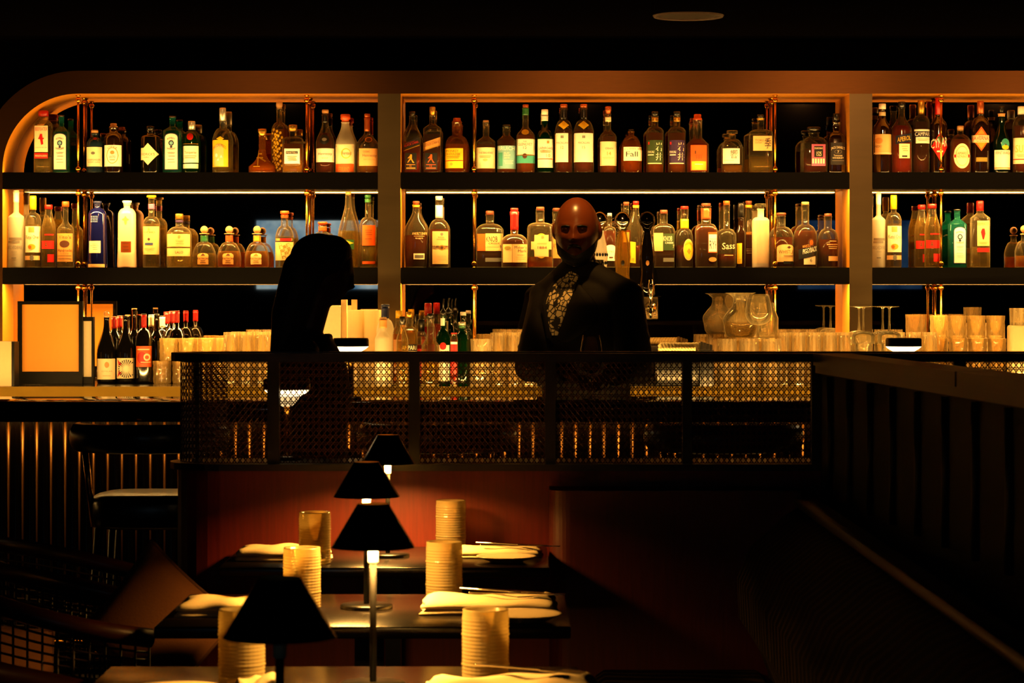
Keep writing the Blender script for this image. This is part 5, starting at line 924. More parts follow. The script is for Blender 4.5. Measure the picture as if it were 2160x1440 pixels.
# lamps
SHD = P('070504', .16, .3, key='black_lacquer_shade', spec=.7)
def table_lamp(px, Y, label, on=1):
    t = thing('table_lamp', label, 'lamp', (PX(px, Y), Y, TZ + .0006), group='cone shaded table lamps')
    H = .302
    MB().lathe([(.054, 0), (.054, .006), (.052, .008), (.001, .009)], 32, cap=False).build('base', BLACKM, t)
    MB().lathe([(.0058, .008), (.0058, H - .07)], 12).build('pole', P('040302', .55, spec=.12, key='black_pole'), t)
    MB().lathe([(.0059, H - .098), (.0085, H - .096), (.0085, H - .074), (.0059, H - .073)], 16).build('lamp_sleeve', P('e8d8b0', .5, key='cream_lamp_sleeve'), t)
    mb = MB(); a, b = (.069, H - .072), (.026, H)
    mb.lathe([a, b], 40, cap=False); mb.lathe([(b[0], b[1]), (b[0] - .0012, b[1]), (a[0] - .0012, a[1]), (a[0], a[1])], 40, 1, cap=False)
    mb.build('shade', [SHD, P('d8b070', .4, key='gilded_shade_lining')], t)
    mb = MB(); mb.lathe([(.010, H - .073), (.018, H - .066), (.018, H - .045), (.010, H - .038)], 20)
    mb.build('bulb', EM('lamp_bulb', LAMP, 14) if on else P('d8c8a8', .4, key='unlit_bulb'), t)
    for k in range(3):
        an = 2 * PI * k / 3 + .4; MB().tube([(.008 * math.cos(an), .008 * math.sin(an), H - .05), (.038 * math.cos(an), .038 * math.sin(an), H - .028)], .0015, 6).build('shade_arm', BRASS, t)
    if on:
        d = bpy.data.lights.new('bulb_light', 'AREA'); d.shape = 'DISK'; d.size = .10; d.spread = math.radians(150); d.energy = LAMPW; d.color = LAMP;
        o = bpy.data.objects.new('bulb_light', d); COL.objects.link(o); o.parent = t; o.location = (0, 0, H - .075)
    return t
table_lamp(818, 6.36, 'lit cone lamp on the table next to the screen')
table_lamp(773, 5.30, 'lit cone lamp on the second table from the screen')
table_lamp(787, 4.22, 'lit cone lamp on the third table, with the tallest pole in view')
table_lamp(590, 3.10, 'dark cone lamp standing closest, its light turned off', on=0)
# hobnail tumblers
HOB = GL('pressed_glass', 'f0e0b0', .27, 'fce4a0', gloss=.9, edge=.25, rough=.15)
def hob_mesh():
    mb = MB(); R_, H = .0385, .124; seg, nz_ = 84, 90; rings = []
    for j in range(nz_ + 1):
        z = .003 + (H - .003) * j / nz_; row = z / .0062; big = int(row) in (5, 13); rp = abs(math.sin(PI * row)); smooth = z > H - .010
        amp = 0 if smooth else (.0022 if big else .0013)
        rings.append([((R_ * .985 + amp * rp * (.35 + .65 * abs(math.cos(14 * t)))) * math.cos(t), (R_ * .985 + amp * rp * (.35 + .65 * abs(math.cos(14 * t)))) * math.sin(t), z) for t in [2 * PI * k / seg for k in range(seg)]])
    mb.loft(rings, 0, False); mb.lathe([(R_ * .985, H), (R_ * .96, H + .0015), (R_ - .0045, H - .001), (R_ - .0045, .014), (.001, .014)], 36, cap=False); mb.lathe([(.001, .0), (R_ * .9, 0), (R_ * .985, .003)], 36, cap=False)
    return mb.mesh('beaded_tumbler', [HOB])
HM = hob_mesh()
for px, Y, lab in ((664, 6.185, 'beaded glass tumbler over the napkin on the table next to the screen'), (951, 6.545, 'beaded glass tumbler at the banquette side of the table next to the screen'), (637, 5.30, 'beaded glass tumbler behind the dark lamp shade'), (937, 5.43, 'beaded glass tumbler by the cutlery on the second table'),
                   (510, 4.25, 'dim beaded glass tumbler under the dark lamp shade'), (1024, 4.25, 'dim beaded glass tumbler at the banquette side of the third table')):
    inst('beaded_tumbler', HM, lab, 'glass', PX(px, Y), Y, TZ + .0006, 'beaded tumblers on the tables')
# napkins, cutlery and side plates
CLOTH = P('f0d8a0', .85, key='cream_linen', scale=160, noise=.12, bump=.15)
def napkin(x0, x1, y0, y1, label, lift=.022, seed=0):
    X0, X1 = x0, x1; r = random.Random(seed); t = thing('napkin', label, 'napkin', ((X0 + X1) / 2, (y0 + y1) / 2, TZ + .0006), group='folded linen napkins')
    hx, hy = (X1 - X0) / 2, (y1 - y0) / 2; mb = MB(); nx, ny = 26, 10
    for lay in range(2):
        zb_ = lay * lift * .42; vs = []
        sx = 1 - .03 * lay
        for i in range(nx + 1):
            for j in range(ny + 1):
                u, v = 2 * i / nx - 1, 2 * j / ny - 1
                e = max(abs(v) ** 4, abs(u) ** 14)
                w = .18 * math.sin(3.1 * u + 2 * v + seed) + .14 * math.sin(7 * u - 3 * v + seed * 2)
                vs.append((hx * sx * u + .004 * math.sin(5 * v + seed), hy * v * (1 - .12 * lay * (1 + math.sin(2.5 * u + seed)) / 2) + .003 * math.sin(6 * u + seed), zb_ + (lift * .5) * (1 - .8 * e) * (1 + w) + .001))
        q = ny + 1; top = len(vs)
        vs += [(x, y, zb_ * .9 + .0004) for x, y, z in vs]
        fs = [(i * q + j, (i + 1) * q + j, (i + 1) * q + j + 1, i * q + j + 1) for i in range(nx) for j in range(ny)]
        fs += [tuple(top + k for k in reversed(f)) for f in fs]
        bd = [i * q for i in range(nx)] + [nx * q + j for j in range(ny)] + [i * q + ny for i in range(nx, 0, -1)] + [j for j in range(ny, 0, -1)]
        fs += [(bd[(k + 1) % len(bd)], bd[k], top + bd[k], top + bd[(k + 1) % len(bd)]) for k in range(len(bd))]
        mb.add(vs, fs)
    mb.build('cloth', CLOTH, t); return t
napkin(-.675, -.445, 6.235, 6.36, 'folded napkin behind the tumbler on the table next to the screen', .034, 1)
napkin(-.135, .075, 6.315, 6.49, 'folded napkin under a fork on the table next to the screen', .020, 2)
napkin(-.675, -.485, 5.14, 5.33, 'folded napkin half covered by the dark lamp shade', .030, 3)
napkin(-.185, .092, 5.175, 5.38, 'folded napkin under cutlery on the second table', .030, 4)
napkin(-.14, .14, 3.93, 4.13, 'folded napkin under cutlery on the third table', .045, 5)
napkin(-.43, -.36, 3.93, 4.06, 'napkin corner by the lamp pole on the third table', .05, 6)
def cutlery(x, y, z, rz, kind, label, rx=.0):
    t = thing(kind, label, kind, (x, y, z)); t.rotation_euler = (0, rx, rz)
    mb = MB(); mb.box(-.10, .02, -.005, .005, 0, .003, 0, .0014)
    if kind == 'fork':
        mb.box(.02, .05, -.011, .011, 0, .0025, 0, .001)
        for k in range(4): mb.box(.05, .092, -.011 + k * .0064, -.0082 + k * .0064, 0, .0022)
    else: mb.box(.02, .10, -.003, .010, 0, .002, 0, .0009)
    mb.build('metal', CHROME, t)
cutlery(.0, 6.39, TZ + .027, -.45, 'fork', 'fork on the napkin of the table next to the screen'); cutlery(.02, 6.35, TZ + .027, -.15, 'knife', 'knife on the napkin of the table next to the screen')
cutlery(-.02, 5.29, TZ + .036, -.5, 'fork', 'fork on the napkin of the second table'); cutlery(.01, 5.24, TZ + .036, -.2, 'knife', 'knife on the napkin of the second table')
cutlery(.03, 4.05, TZ + .054, -.5, 'fork', 'fork on the napkin of the third table')
PLATE = P('e8d0a0', .18, key='glazed_stoneware', spec=.5)
def plate(px, Y, r, label):
    t = inst('side_plate', PLM, label, 'plate', PX(px, Y), Y, TZ + .0006, 'small plates on the tables'); t.scale = (r / .075,) * 3
pr = [(.001, 0), (.042, 0), (.046, .002), (.070, .011), (.075, .0135), (.0745, .0150), (.069, .0135), (.046, .0055), (.001, .0045)]
PLM = MB().lathe(pr, 44, cap=False).mesh('side_plate', [PLATE])
plate(1068, 6.235, .073, 'small plate by the fork on the table next to the screen'); plate(1101, 5.085, .080, 'small plate beside the napkin on the second table')
plate(372, 4.10, .080, 'small plate under the edge of the third table lamp'); 
# ------------------------------------------------------------------ barrel chairs and cushions on the far side of the tables
CH = WOOD('bentwood', '341004', '1c0802', .35, 'x', 6); CH2 = P('200c04', .5, key='chair_cane', scale=150)
ch = thing('barrel_chair', 'barrel chair with bentwood rail at the third table from the screen', 'chair', (-.76, 4.19, 0), group='barrel chairs at the tables')
def arcp(a, r=.30): return (r * math.cos(a), r * math.sin(a))
mb = MB(); pts = []; A0 = math.radians(52)
for i in range(29):
    a = A0 + (2 * PI - 2 * A0) * i / 28; x, y = arcp(a); f = (1 - math.cos(a)) / 2
    pts.append((x * 1.02, y * .95, .655 + .14 * f ** 1.2))
mb.tube(pts, .021, 10); mb.build('top_rail', CH, ch)
mb = MB(); nA, nZ = 40, 14
for i in range(nA + 1):
    a = A0 + (2 * PI - 2 * A0) * i / nA; f = (1 - math.cos(a)) / 2; x, y = arcp(a, .292); mb.tube([(x * 1.02, y * .95, .42), (x * 1.02, y * .95, .64 + .14 * f ** 1.2)], .0028, 4)
for j in range(nZ):
    q = []
    for i in range(29):
        a = A0 + (2 * PI - 2 * A0) * i / 28; f = (1 - math.cos(a)) / 2; x, y = arcp(a, .292); q.append((x * 1.02, y * .95, .43 + (.21 + .14 * f ** 1.2) * j / nZ))
    mb.tube(q, .0028, 4)
mb.build('cane_back', CH2, ch)
MB().lathe([(.26, .37), (.29, .38), (.29, .40), (.25, .44), (.001, .445)], 32, cap=False).build('seat', P('120a08', .6, key='dark_seat_cloth', scale=80), ch)
MB().lathe([(.25, .32), (.27, .33), (.27, .37), (.25, .375)], 32).build('seat_frame', CH, ch)
for k in range(4):
    a = PI / 4 + PI / 2 * k; MB().tube([(.2 * math.cos(a), .2 * math.sin(a), .33), (.23 * math.cos(a), .23 * math.sin(a), 0)], [.02, .014], 10).build('leg', CH, ch)
dup(ch, (-.96, 5.70, 0), label='barrel chair with a tan cushion at the second table from the screen')
dup(ch, (-1.05, 6.312, 0), label='barrel chair at the table next to the screen')
dup(ch, (-.98, 3.10, 0), label='barrel chair at the table closest to the lens')
def cushion(loc, size, rot, label, th=.11):
    n = 14; mb = MB(); vs = []
    for s_ in (1, -1):
        for i in range(n + 1):
            for j in range(n + 1):
                u, v = 2 * i / n - 1, 2 * j / n - 1; e = ((1 - u ** 2) * (1 - v ** 2)) ** .42; pin = 1 - .10 * (1 - max(abs(u), abs(v)) ** 2 if False else 0) - .07 * (1 - min(abs(u), abs(v)) ** 2) * max(abs(u), abs(v)) ** 3
                vs.append((size / 2 * u * pin, s_ * th / 2 * e, size / 2 * v * pin))
    q = n + 1; f1 = [(i * q + j, (i + 1) * q + j, (i + 1) * q + j + 1, i * q + j + 1) for i in range(n) for j in range(n)]
    mb.add(vs, f1 + [tuple(q * q + k for k in reversed(f)) for f in f1])
    t = thing('cushion', label, 'cushion', loc); t.rotation_euler = rot
    mb.build('cover', P('7c4c24', .9, key='tan_cushion_cloth', scale=220, noise=.25, bump=.2), t)
    bd = [(2 * i / 20 - 1, 1) for i in range(21)] + [(1, 1 - 2 * i / 20) for i in range(21)] + [(1 - 2 * i / 20, -1) for i in range(21)] + [(-1, 2 * i / 20 - 1) for i in range(21)]
    pn = lambda u, v: 1 - .07 * (1 - min(abs(u), abs(v)) ** 2) * max(abs(u), abs(v)) ** 3
    MB().tube([(size / 2 * u * pn(u, v), 0, size / 2 * v * pn(u, v)) for u, v in bd], .004, 6).build('piping', P('5a3418', .8, key='brown_piping'), t)
cushion((-.795, 5.74, .665), .275, (-.15, math.radians(38), math.radians(-18)), 'tan cushion standing on its corner in the chair at the second table')
cushion((-1.09, 5.62, .585), .20, (-.35, math.radians(10), math.radians(40)), 'tan cushion in deep shade behind the upright one', .07)
cushion((-.872, 4.20, .625), .245, (-.2, math.radians(42), math.radians(-10)), 'tan cushion at the lower edge of the view, third table', .09)
# ------------------------------------------------------------------ people
def capsule(mb, p0, p1, r0, r1=None, seg=14):
    r1 = r0 if r1 is None else r1; p0, p1 = Vector(p0), Vector(p1); d = p1 - p0; n = d.length or 1e-4; q = d.to_track_quat('Z', 'Y').to_matrix().to_4x4()
    pr = [(max(.0005, r0 * math.sin(PI / 2 * i / 5)), -r0 * math.cos(PI / 2 * i / 5)) for i in range(6)] + [(max(.0005, r1 * math.cos(PI / 2 * i / 5)), n + r1 * math.sin(PI / 2 * i / 5)) for i in range(6)]
    mb.lathe(pr, seg, 0, M=Matrix.Translation(p0) @ q)
def ellip(mb, c, r, M=None):
    m = Matrix.Translation(c) @ (M or Matrix()) @ Matrix.Diagonal((r[0], r[1], r[2], 1)); pr = [(max(.001, math.sin(PI * i / 12)), -math.cos(PI * i / 12)) for i in range(13)]
    mb.lathe(pr, 20, 0, M=m)
def ringbody(mb, table, M, n=28, p=2.3):
    rings = []
    for z, a, b, *off in table:
        oy = off[0] if off else 0; e = 2 / p; row = []
        for k in range(n):
            t = 2 * PI * k / n; x, y = math.cos(t), math.sin(t); row.append((a * math.copysign(abs(x) ** e, x), oy + b * math.copysign(abs(y) ** e, y), z))
        rings.append(row)
    mb.loft(rings, 0, True, M=M)
def remesh(mb, name, mats, parent, voxel, smooth=3, tfm=None):
    """melt overlapping pieces into one continuous skin"""
    o = bpy.data.objects.new('tmp', mb.mesh('tmp', [])); COL.objects.link(o)
    m = o.modifiers.new('r', 'REMESH'); m.mode = 'VOXEL'; m.voxel_size = voxel; m.use_smooth_shade = True
    if smooth: s = o.modifiers.new('s', 'SMOOTH'); s.factor = .5; s.iterations = smooth
    dg = bpy.context.evaluated_depsgraph_get(); me = bpy.data.meshes.new_from_object(o.evaluated_get(dg))
    bpy.data.objects.remove(o); me.name = name; me.materials.clear()
    for mm_ in mats: me.materials.append(mm_)
    for pl in me.polygons: pl.use_smooth = True
    r = bpy.data.objects.new(name, me); COL.objects.link(r)
    if parent: r.parent = parent
    return r
def G(x, z, x0, z0, sx, sz): return math.exp(-((x - x0) / sx) ** 2 - ((z - z0) / sz) ** 2)
def headpt(th, ph, off=0, fem=0):
    """point of a head that faces -Y, centre between the ears, chin at -.118"""
    dx, dy, dz = math.sin(ph) * math.sin(th), -math.sin(ph) * math.cos(th), math.cos(ph)
    w, d, h = (.074, .094, .114) if fem else (.0825, .098, .119)
    x, y, z = (w + off) * dx, (d + off) * dy, (h + off) * dz
    t = max(0, -z / h)
    x *= 1 - (.34 if fem else .08) * t ** 1.6
    if dy > 0: y *= 1 - .5 * t ** 1.2
    else:
        y = -abs(y) ** .92 * d ** .08
        f = .021 * G(x, z, 0, -.024, .011, .013) + .011 * G(x, z, 0, .003, .008, .020) + .007 * (G(x, z, .012, -.028, .007, .008) + G(x, z, -.012, -.028, .007, .008))
        f += .005 * (G(x, z, .028, .024, .018, .007) + G(x, z, -.028, .024, .018, .007)) - .007 * (G(x, z, .030, .008, .016, .011) + G(x, z, -.030, .008, .016, .011))
        f += .004 * (G(x, z, .044, -.022, .016, .016) + G(x, z, -.044, -.022, .016, .016)) + .007 * G(x, z, 0, -.054, .024, .006) + .008 * G(x, z, 0, -.066, .020, .006) - .006 * G(x, z, 0, -.060, .022, .003)
        f += .010 * G(x, z, 0, -.103, .020, .014) - .003 * G(x, z, 0, -.083, .02, .006)
        y -= f
    return (x, y, z)
def head(mb, M, fem=0):
    n, k = 64, 52; rings = [[headpt(2 * PI * j / n, PI * (i + .15) / (k + .3), 0, fem) for j in range(n)] for i in range(k + 1)]
    mb.loft(list(reversed(rings)), 0, True, M=M)
    for s in (-1, 1):
        ellip(mb, M @ Vector((s * .085, .012, -.006)), (.008, .019, .031), M.to_3x3().to_4x4() @ Matrix.Rotation(s * .35, 4, 'Z'))
        capsule(mb, M @ Vector((s * .085, .010, -.030)), M @ Vector((s * .077, .006, -.036)), .006)
def patch(mb, M, lo, hi, th0, th1, off, nth=36, nz=8, jit=.0):
    """thin layer over part of the face (beard, brow); lo/hi give polar angle limits at a heading"""
    rows = []
    for i in range(nth + 1):
        th = th0 + (th1 - th0) * i / nth; a, b = hi(th), lo(th); row = []
        for j in range(nz + 1):
            e = min(1, 4 * min(j, nz - j) / nz) * min(1, 6 * min(i, nth - i) / nth); row.append(headpt(th, a + (b - a) * j / nz, off * e + jit * e * rnd.random() - .001 * (1 - e)))
        rows.append(row)
    mb.loft(rows, 0, False, closed=False, M=M)
def hand(mb, wrist, fwd, nrm, side, curl=.5, sc=1.0):
    """palm, four fingers of different lengths and a thumb leaving the side of the palm"""
    f = Vector(fwd).normalized(); nn = Vector(nrm); nn = (nn - f * nn.dot(f)).normalized(); w = f.cross(nn) * side; p = Vector(wrist)
    for i in range(4):
        a = p + w * (-.012 + .010 * i) * sc; b = p + f * .082 * sc + w * (-.030 + .0205 * i) * sc
        capsule(mb, a, b, .013 * sc, .0105 * sc, 10)
        L_ = (.068, .078, .072, .056)[i] * sc; d = f + w * (-.10 + .075 * i); q = b
        for j, fr in enumerate((.45, .31, .24)):
            d = (d - nn * curl * (.35 + .3 * j)).normalized(); e = q + d * L_ * fr; capsule(mb, q, e, (.0092 - .0008 * j) * sc, (.0084 - .0009 * j) * sc, 10); q = e
    b0 = p + f * .022 * sc - w * .022 * sc; d1 = (f * .72 - w * .62 - nn * .28).normalized(); b1 = b0 + d1 * .042 * sc; d2 = (f * .9 - w * .25 - nn * .25).normalized(); b2 = b1 + d2 * .032 * sc
    capsule(mb, b0, b1, .0145 * sc, .0105 * sc, 10); capsule(mb, b1, b2, .0102 * sc, .0085 * sc, 10); capsule(mb, b2, b2 + (d2 - nn * .2).normalized() * .024 * sc, .0088 * sc, .007 * sc, 10)
SKIN = P('6a3216', .30, key='brown_skin', noise=.15, scale=30, spec=.45)
HAIR = P('070504', .6, key='black_hair', scale=300, noise=.5, bump=.3)
SUIT = P('100a06', .8, spec=.2, key='dark_wool_suit', scale=260, noise=.3, bump=.15)
# ---- the man behind the bar
px0, YB = 1236, 9.55
XB = PX(px0, YB); yaw = math.radians(-38)
man_ = thing('person', 'bald bearded person in dark suit and patterned shirt, standing behind the bar', 'person', (XB, YB, 0))
Rb = Matrix.Rotation(yaw, 4, 'Z')
hc = Vector((PX(1217, 9.47) - XB, -.07, PZ(417, 9.47) - .117))
Mh = Matrix.Translation(hc) @ Matrix.Rotation(math.radians(-9), 4, 'Z') @ Matrix.Rotation(math.radians(7), 4, 'X')
body = MB(); head(body, Mh)
nb = Rb @ Vector((0, .0, 1.47)); capsule(body, nb, hc + Vector((0, .015, -.06)), .058, .054)
TOR = [(.86, .165, .115), (1.0, .152, .108), (1.12, .160, .112), (1.26, .182, .122), (1.38, .182, .112), (1.44, .14, .085), (1.475, .07, .062)]
ringbody(body, TOR, Rb)
shL, shR = Rb @ Vector((-.175, 0, 1.405)), Rb @ Vector((.175, 0, 1.405))
elL, elR = Vector((PX(1118, 9.5) - XB, -.06, 1.150)), Vector((PX(1345, 9.4) - XB, -.17, 1.145))
wrL, wrR = Vector((PX(1200, 9.30) - XB, 9.30 - YB, 1.125)), Vector((PX(1292, 9.27) - XB, 9.28 - YB, 1.125))
for s_, e_, w_ in ((shL, elL, wrL), (shR, elR, wrR)):
    capsule(body, s_, e_, .052, .043); capsule(body, e_, w_, .042, .029)
hand(body, wrL, (.55, -.75, -.18), (0, 0, 1), 1, .42); hand(body, wrR, (-.45, -.8, -.16), (0, 0, 1), -1, .42)
hipL, hipR = Rb @ Vector((-.09, 0, .88)), Rb @ Vector((.09, 0, .88))
for h_, sx in ((hipL, -1), (hipR, 1)):
    k_2 = Rb @ Vector((sx * .10, -.01, .49)); a_ = Rb @ Vector((sx * .105, .02, .09)); t_ = Rb @ Vector((sx * .115, -.15, .035))
    capsule(body, h_, k_2, .085, .058); capsule(body, k_2, a_, .056, .038); capsule(body, a_ + Vector((0, 0, -.045)), t_, .036, .032)
remesh(body, 'body', [SKIN], man_, .0052, 2)
# clothes
jk = MB(); JT = [(.80, .188, .142), (.9, .18, .135), (1.0, .172, .128), (1.12, .178, .132), (1.26, .198, .140), (1.38, .198, .130), (1.445, .155, .100), (1.485, .088, .078), (1.50, .080, .07)]
ringbody(jk, JT, Rb)
for s_, e_, w_ in ((shL, elL, wrL), (shR, elR, wrR)):
    capsule(jk, s_, e_, .072, .060); capsule(jk, e_, e_ + (w_ - e_) * .93, .059, .044); ellip(jk, s_ + Vector((0, 0, .005)), (.075, .075, .062))
for s_ in (shL, shR): capsule(jk, s_ + Vector((0, 0, .012)), hc + Vector((0, .045, -.135)), .058, .050)
for i, (s_, e_) in enumerate(((elR, wrR), (elL, wrL))):
    for q in range(3): c = e_ if False else s_; ellip(jk, s_ + (shR - elR if i == 0 else shL - elL) * (.12 + .16 * q), (.067 + .002 * q, .066, .012))
remesh(jk, 'jacket', [SUIT], man_, .0075, 4)
tr = MB(); ringbody(tr, [(.78, .17, .125), (.9, .172, .125), (1.0, .16, .118)], Rb)
for h_, sx in ((hipL, -1), (hipR, 1)):
    k_2 = Rb @ Vector((sx * .10, -.01, .49)); a_ = Rb @ Vector((sx * .105, .02, .10)); capsule(tr, h_, k_2, .1, .075); capsule(tr, k_2, a_, .074, .06)
remesh(tr, 'trousers', [SUIT], man_, .01, 3)
sh_ = MB()
for sx in (-1, 1): capsule(sh_, Rb @ Vector((sx * .105, .04, .046)), Rb @ Vector((sx * .118, -.17, .042)), .045, .041)
remesh(sh_, 'shoes', [P('080605', .25, key='black_shoe_leather')], man_, .008, 2)
def jfront(ang, z, off):
    """point on the jacket at an angle from its front centre"""
    for (z0, a0, b0), (z1, a1, b1) in zip(JT, JT[1:]):
        if z0 <= z <= z1: f = (z - z0) / (z1 - z0); a, b = a0 + (a1 - a0) * f, b0 + (b1 - b0) * f
    c, s = math.sin(ang), -math.cos(ang); e = 2 / 2.3
    return Rb @ Vector(((a + off) * math.copysign(abs(c) ** e, c), (b + off) * math.copysign(abs(s) ** e, s), z))
def strip(name, mats, lo, hi, z0, z1, off, nz=24, na=10, curve=0):
    mb = MB(); rows = []
    for i in range(nz + 1):
        t = i / nz; z = z0 + (z1 - z0) * t; a, b = lo(t), hi(t)
        rows.append([jfront(a + (b - a) * j / na, z, off * (.35 + .65 * min(1, 3 * min(j, na - j) / na * (1 if curve else 9)))) for j in range(na + 1)])
    mb.loft(rows, 0, False, closed=False)
    o = mb.build(name, mats, man_); s = o.modifiers.new('thick', 'SOLIDIFY'); s.thickness = .003; return o
m, nt, b_, out = mat('printed_shirt'); N = nt.nodes.new; L = nt.links.new
tc = N('ShaderNodeTexCoord'); vo = N('ShaderNodeTexVoronoi'); vo.inputs['Scale'].default_value = 46; vo.feature = 'DISTANCE_TO_EDGE'; cr = N('ShaderNodeValToRGB')
cr.color_ramp.elements[0].position = .05; cr.color_ramp.elements[0].color = hexc('100a06'); cr.color_ramp.elements[1].position = .13; cr.color_ramp.elements[1].color = hexc('d8c090')
n2 = N('ShaderNodeTexNoise'); n2.inputs['Scale'].default_value = 24; mx = N('ShaderNodeMix'); mx.data_type = 'RGBA'; mx.inputs[7].default_value = hexc('140c08'); rp = N('ShaderNodeValToRGB'); rp.color_ramp.elements[0].position = .52; rp.color_ramp.elements[1].position = .56
L(tc.outputs['Object'], vo.inputs['Vector']); L(vo.outputs['Distance'], cr.inputs[0]); L(tc.outputs['Object'], n2.inputs['Vector']); L(n2.outputs['Fac'], rp.inputs[0]); L(rp.outputs[0], mx.inputs[0]); L(cr.outputs[0], mx.inputs[6]); L(mx.outputs[2], b_.inputs['Base Color']); b_.inputs['Roughness'].default_value = .7
SHIRT = m
strip('shirt_front', SHIRT, lambda t: -.10 - .42 * t ** .8 - .12, lambda t: -.08 + .30 * t, 1.265, 1.485, .007)
strip('lapel', SUIT, lambda t: -.32 - .40 * t, lambda t: -.20 - .36 * t, 1.255, 1.47, .014, curve=1)
strip('lapel', SUIT, lambda t: -.10 + .26 * t, lambda t: .10 + .55 * math.sin(PI * min(1, t * 1.1)) * .9 + .2 * t, 1.24, 1.47, .014, curve=1)
cl = MB(); 
for sg in (-1, 1):
    rows = []
    for i in range(13):
        a = sg * (.02 + 1.9 * i / 12); rows.append([Rb @ Vector((math.sin(a) * (.070 + .006 * j), -math.cos(a) * (.068 + .010 * j * (1 - i / 16)) - .004, 1.545 - .030 * j - .006 * (12 - i) / 12 * j)) for j in range(3)])
    cl.loft(rows, 0, False, closed=False)
co = cl.build('collar', SHIRT, man_); s_m = co.modifiers.new('thick', 'SOLIDIFY'); s_m.thickness = .003
bd = MB()
hi_ = lambda th: math.pi * (.775 - .26 * min(1, abs(th) / 1.75) ** 1.3 + (.0 if abs(th) > .30 else -.00)); lo_ = lambda th: math.pi * .985
patch(bd, Mh, lo_, hi_, -1.72, 1.72, .017, 60, 12, .002); bd.build('beard', HAIR, man_)
ms = MB(); patch(ms, Mh, lambda th: PI * (.652 + .06 * (abs(th) / .42) ** 2), lambda th: PI * (.618 + .05 * (abs(th) / .42) ** 2), -.44, .44, .006, 24, 6, .0012); ms.build('moustache', HAIR, man_)
for sg in (-1, 1):
    eb = MB(); patch(eb, Mh, lambda th: PI * (.452 + .03 * abs(abs(th) - .35)), lambda th: PI * (.428 + .05 * abs(abs(th) - .35)), sg * .15, sg * .66, .0035, 16, 4, .0008); eb.build('eyebrow', HAIR, man_)
    ey = MB(); c = Mh @ Vector((sg * .030, -.0775, .007)); ey.sphere(c, .0100, 16, 12); ey.build('eye', P('2a1408', .25, key='shaded_eye'), man_)
    li = MB(); li.sphere(Mh @ Vector((sg * .030, -.0772, .0098)), .0128, 18, 12, sc=(1.15, 1, .8)); li.build('eyelid', SKIN, man_)
# ---- the woman walking past the bar
YW = 7.6; XW = PX(648, YW); sw = FPX / YW
wom = thing('person', 'dark haired person in profile, walking past in front of the bar with head bowed', 'person', (XW, YW, 0))
Rw = Matrix.Rotation(math.radians(88), 4, 'Z')
hw = Vector((PX(682, YW) - XW, 0, PZ(571, YW)))
Mw = Matrix.Translation(hw) @ Matrix.Rotation(math.radians(86), 4, 'Z') @ Matrix.Rotation(math.radians(16), 4, 'X') @ Matrix.Scale(.93, 4)
wb = MB(); head(wb, Mw, 1)
capsule(wb, Vector((-.01, 0, 1.27)), hw + Vector((-.012, 0, -.06)), .047, .044)
WT = [(.80, .160, .125), (.88, .165, .125), (.98, .125, .095), (1.10, .145, .108, -.012), (1.20, .150, .10, -.005), (1.26, .11, .075), (1.295, .055, .05)]
ringbody(wb, WT, Rw)
wsh = [Rw @ Vector((s * .155, 0, 1.235)) for s in (-1, 1)]; wel = [Rw @ Vector((s * .185, .03, .98)) for s in (-1, 1)]; wwr = [Rw @ Vector((s * .165, -.17, .86)) for s in (-1, 1)]
for a_, b2, c_ in zip(wsh, wel, wwr): capsule(wb, a_, b2, .044, .037); capsule(wb, b2, c_, .036, .025)
for i, c_ in enumerate(wwr): hand(wb, c_, Rw @ Vector((0, -.8, -.6)), Rw @ Vector(((-1, 1)[i] * 1.0, 0, .1)), (1, -1)[i], .35, .9)
for i, sx in enumerate((-1, 1)):
    st_ = (-.20, .16)[i]; h_ = Rw @ Vector((sx * .085, 0, .82)); k_2 = Rw @ Vector((sx * .085, st_ * .45 - .03, .45)); a_ = Rw @ Vector((sx * .08, st_, .085 if i == 0 else .11)); t_ = Rw @ Vector((sx * .085, st_ - .15, .03))
    capsule(wb, h_, k_2, .082, .052); capsule(wb, k_2, a_, .052, .034); capsule(wb, a_ + Vector((0, 0, -.03)), t_, .033, .026)
remesh(wb, 'body', [P('5a2c18', .5, key='shaded_skin', noise=.1)], wom, .0055, 2)
BLKC = P('060505', .8, key='black_dress_cloth', scale=200, noise=.3)
dr = MB(); ringbody(dr, [(.42, .21, .20), (.6, .195, .175), (.80, .178, .143), (.9, .172, .132), (.98, .138, .108), (1.10, .158, .122, -.012), (1.20, .163, .112, -.005), (1.26, .122, .088), (1.288, .07, .064)], Rw)
for a_, b2, c_ in zip(wsh, wel, wwr): capsule(dr, a_, b2, .058, .050); capsule(dr, b2, b2 + (c_ - b2) * .9, .049, .038)
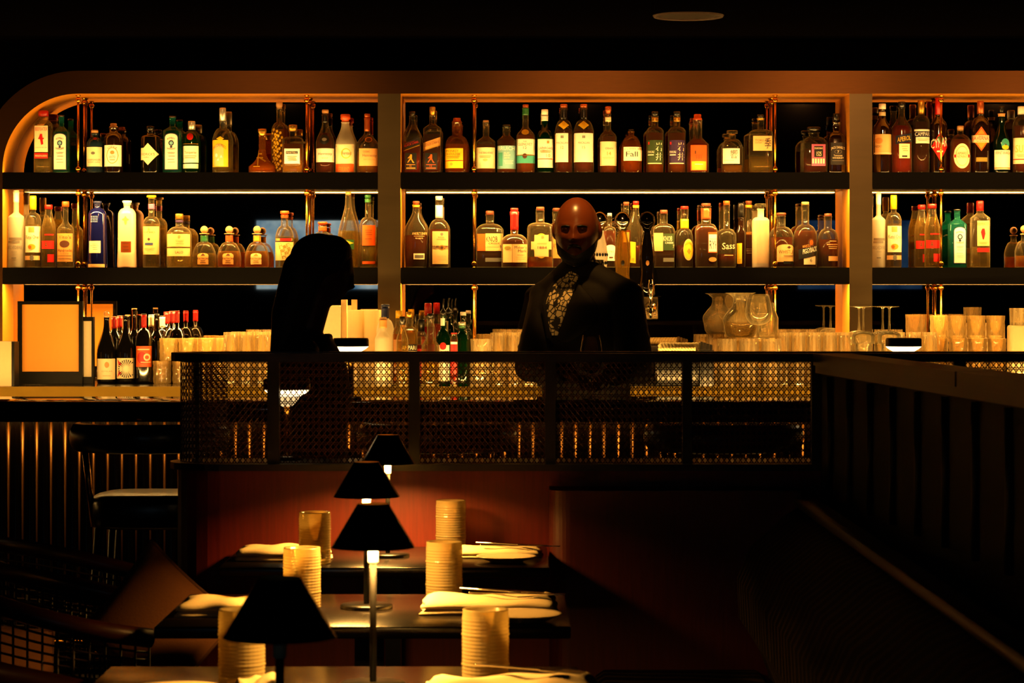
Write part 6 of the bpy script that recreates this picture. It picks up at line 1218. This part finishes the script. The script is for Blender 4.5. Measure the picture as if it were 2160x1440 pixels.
capsule(dr, Rw @ Vector((-.05, -.06, 1.285)), Rw @ Vector((.05, -.06, 1.285)), .014)
remesh(dr, 'dress', [BLKC], wom, .0085, 3)
ws = MB()
for i, sx in enumerate((-1, 1)):
    st_ = (-.20, .16)[i]; capsule(ws, Rw @ Vector((sx * .08, st_ + .02, .045)), Rw @ Vector((sx * .085, st_ - .17, .036)), .038, .033)
remesh(ws, 'shoes', [BLKC], wom, .008, 1)
hr = MB(); P3 = lambda px, py, y=0: Vector((PX(px, YW) - XW, y, PZ(py, YW)))
ellip(hr, P3(676, 549), (66 / sw, .088, 57 / sw), Matrix.Rotation(.25, 4, 'Y'))
ellip(hr, P3(700, 535), (44 / sw, .078, 40 / sw))
for y in (-.055, 0, .055):
    capsule(hr, P3(640, 570, y), P3(612, 660, y), 42 / sw, 36 / sw); capsule(hr, P3(612, 660, y), P3(598, 752, y * .9), 36 / sw, 26 / sw)
for y in (-.066, .066): capsule(hr, P3(668, 560, y), P3(648, 640, y), .036, .026); capsule(hr, P3(648, 640, y), P3(620, 720, y), .026, .02)
remesh(hr, 'hair', [HAIR], wom, .007, 3)
# ------------------------------------------------------------------ ceiling downlight over the man, and added fill spots
for x, y, tx, ty, tz, pw, sz, lab in ((.18, 9.05, .26, 9.5, 1.70, 70, 26, 'small ceiling downlight over the person in the suit'), (.30, 7.1, .23, 9.45, 1.60, 26, 11, 'added fill spot over the aisle, tipped towards the person in the suit')):
    t = ring_light(x, y, lab, .045); o = spot('downlight', (x, y, 2.535), (tx, ty, tz), pw, sz, .5, LAMP, .02)  # the one over the aisle is added fill for the man's face
for i, (x, pw) in enumerate(((-1.2, 30), (.4, 60), (1.55, 75), (2.6, 60))):
    t = ring_light(x, 9.2, 'added ceiling spot brightening the back bar, over ' + ('the rounded corner bay', 'the middle bay', 'the far pillar', 'the end bay')[i], .045)
    o = spot('downlight', (x, 9.2, 2.535), (x, 11.22, 2.1), pw, 52, .9, (1, .43, .12), .03)  # added fill, lights the bronze frame and pillars from the front
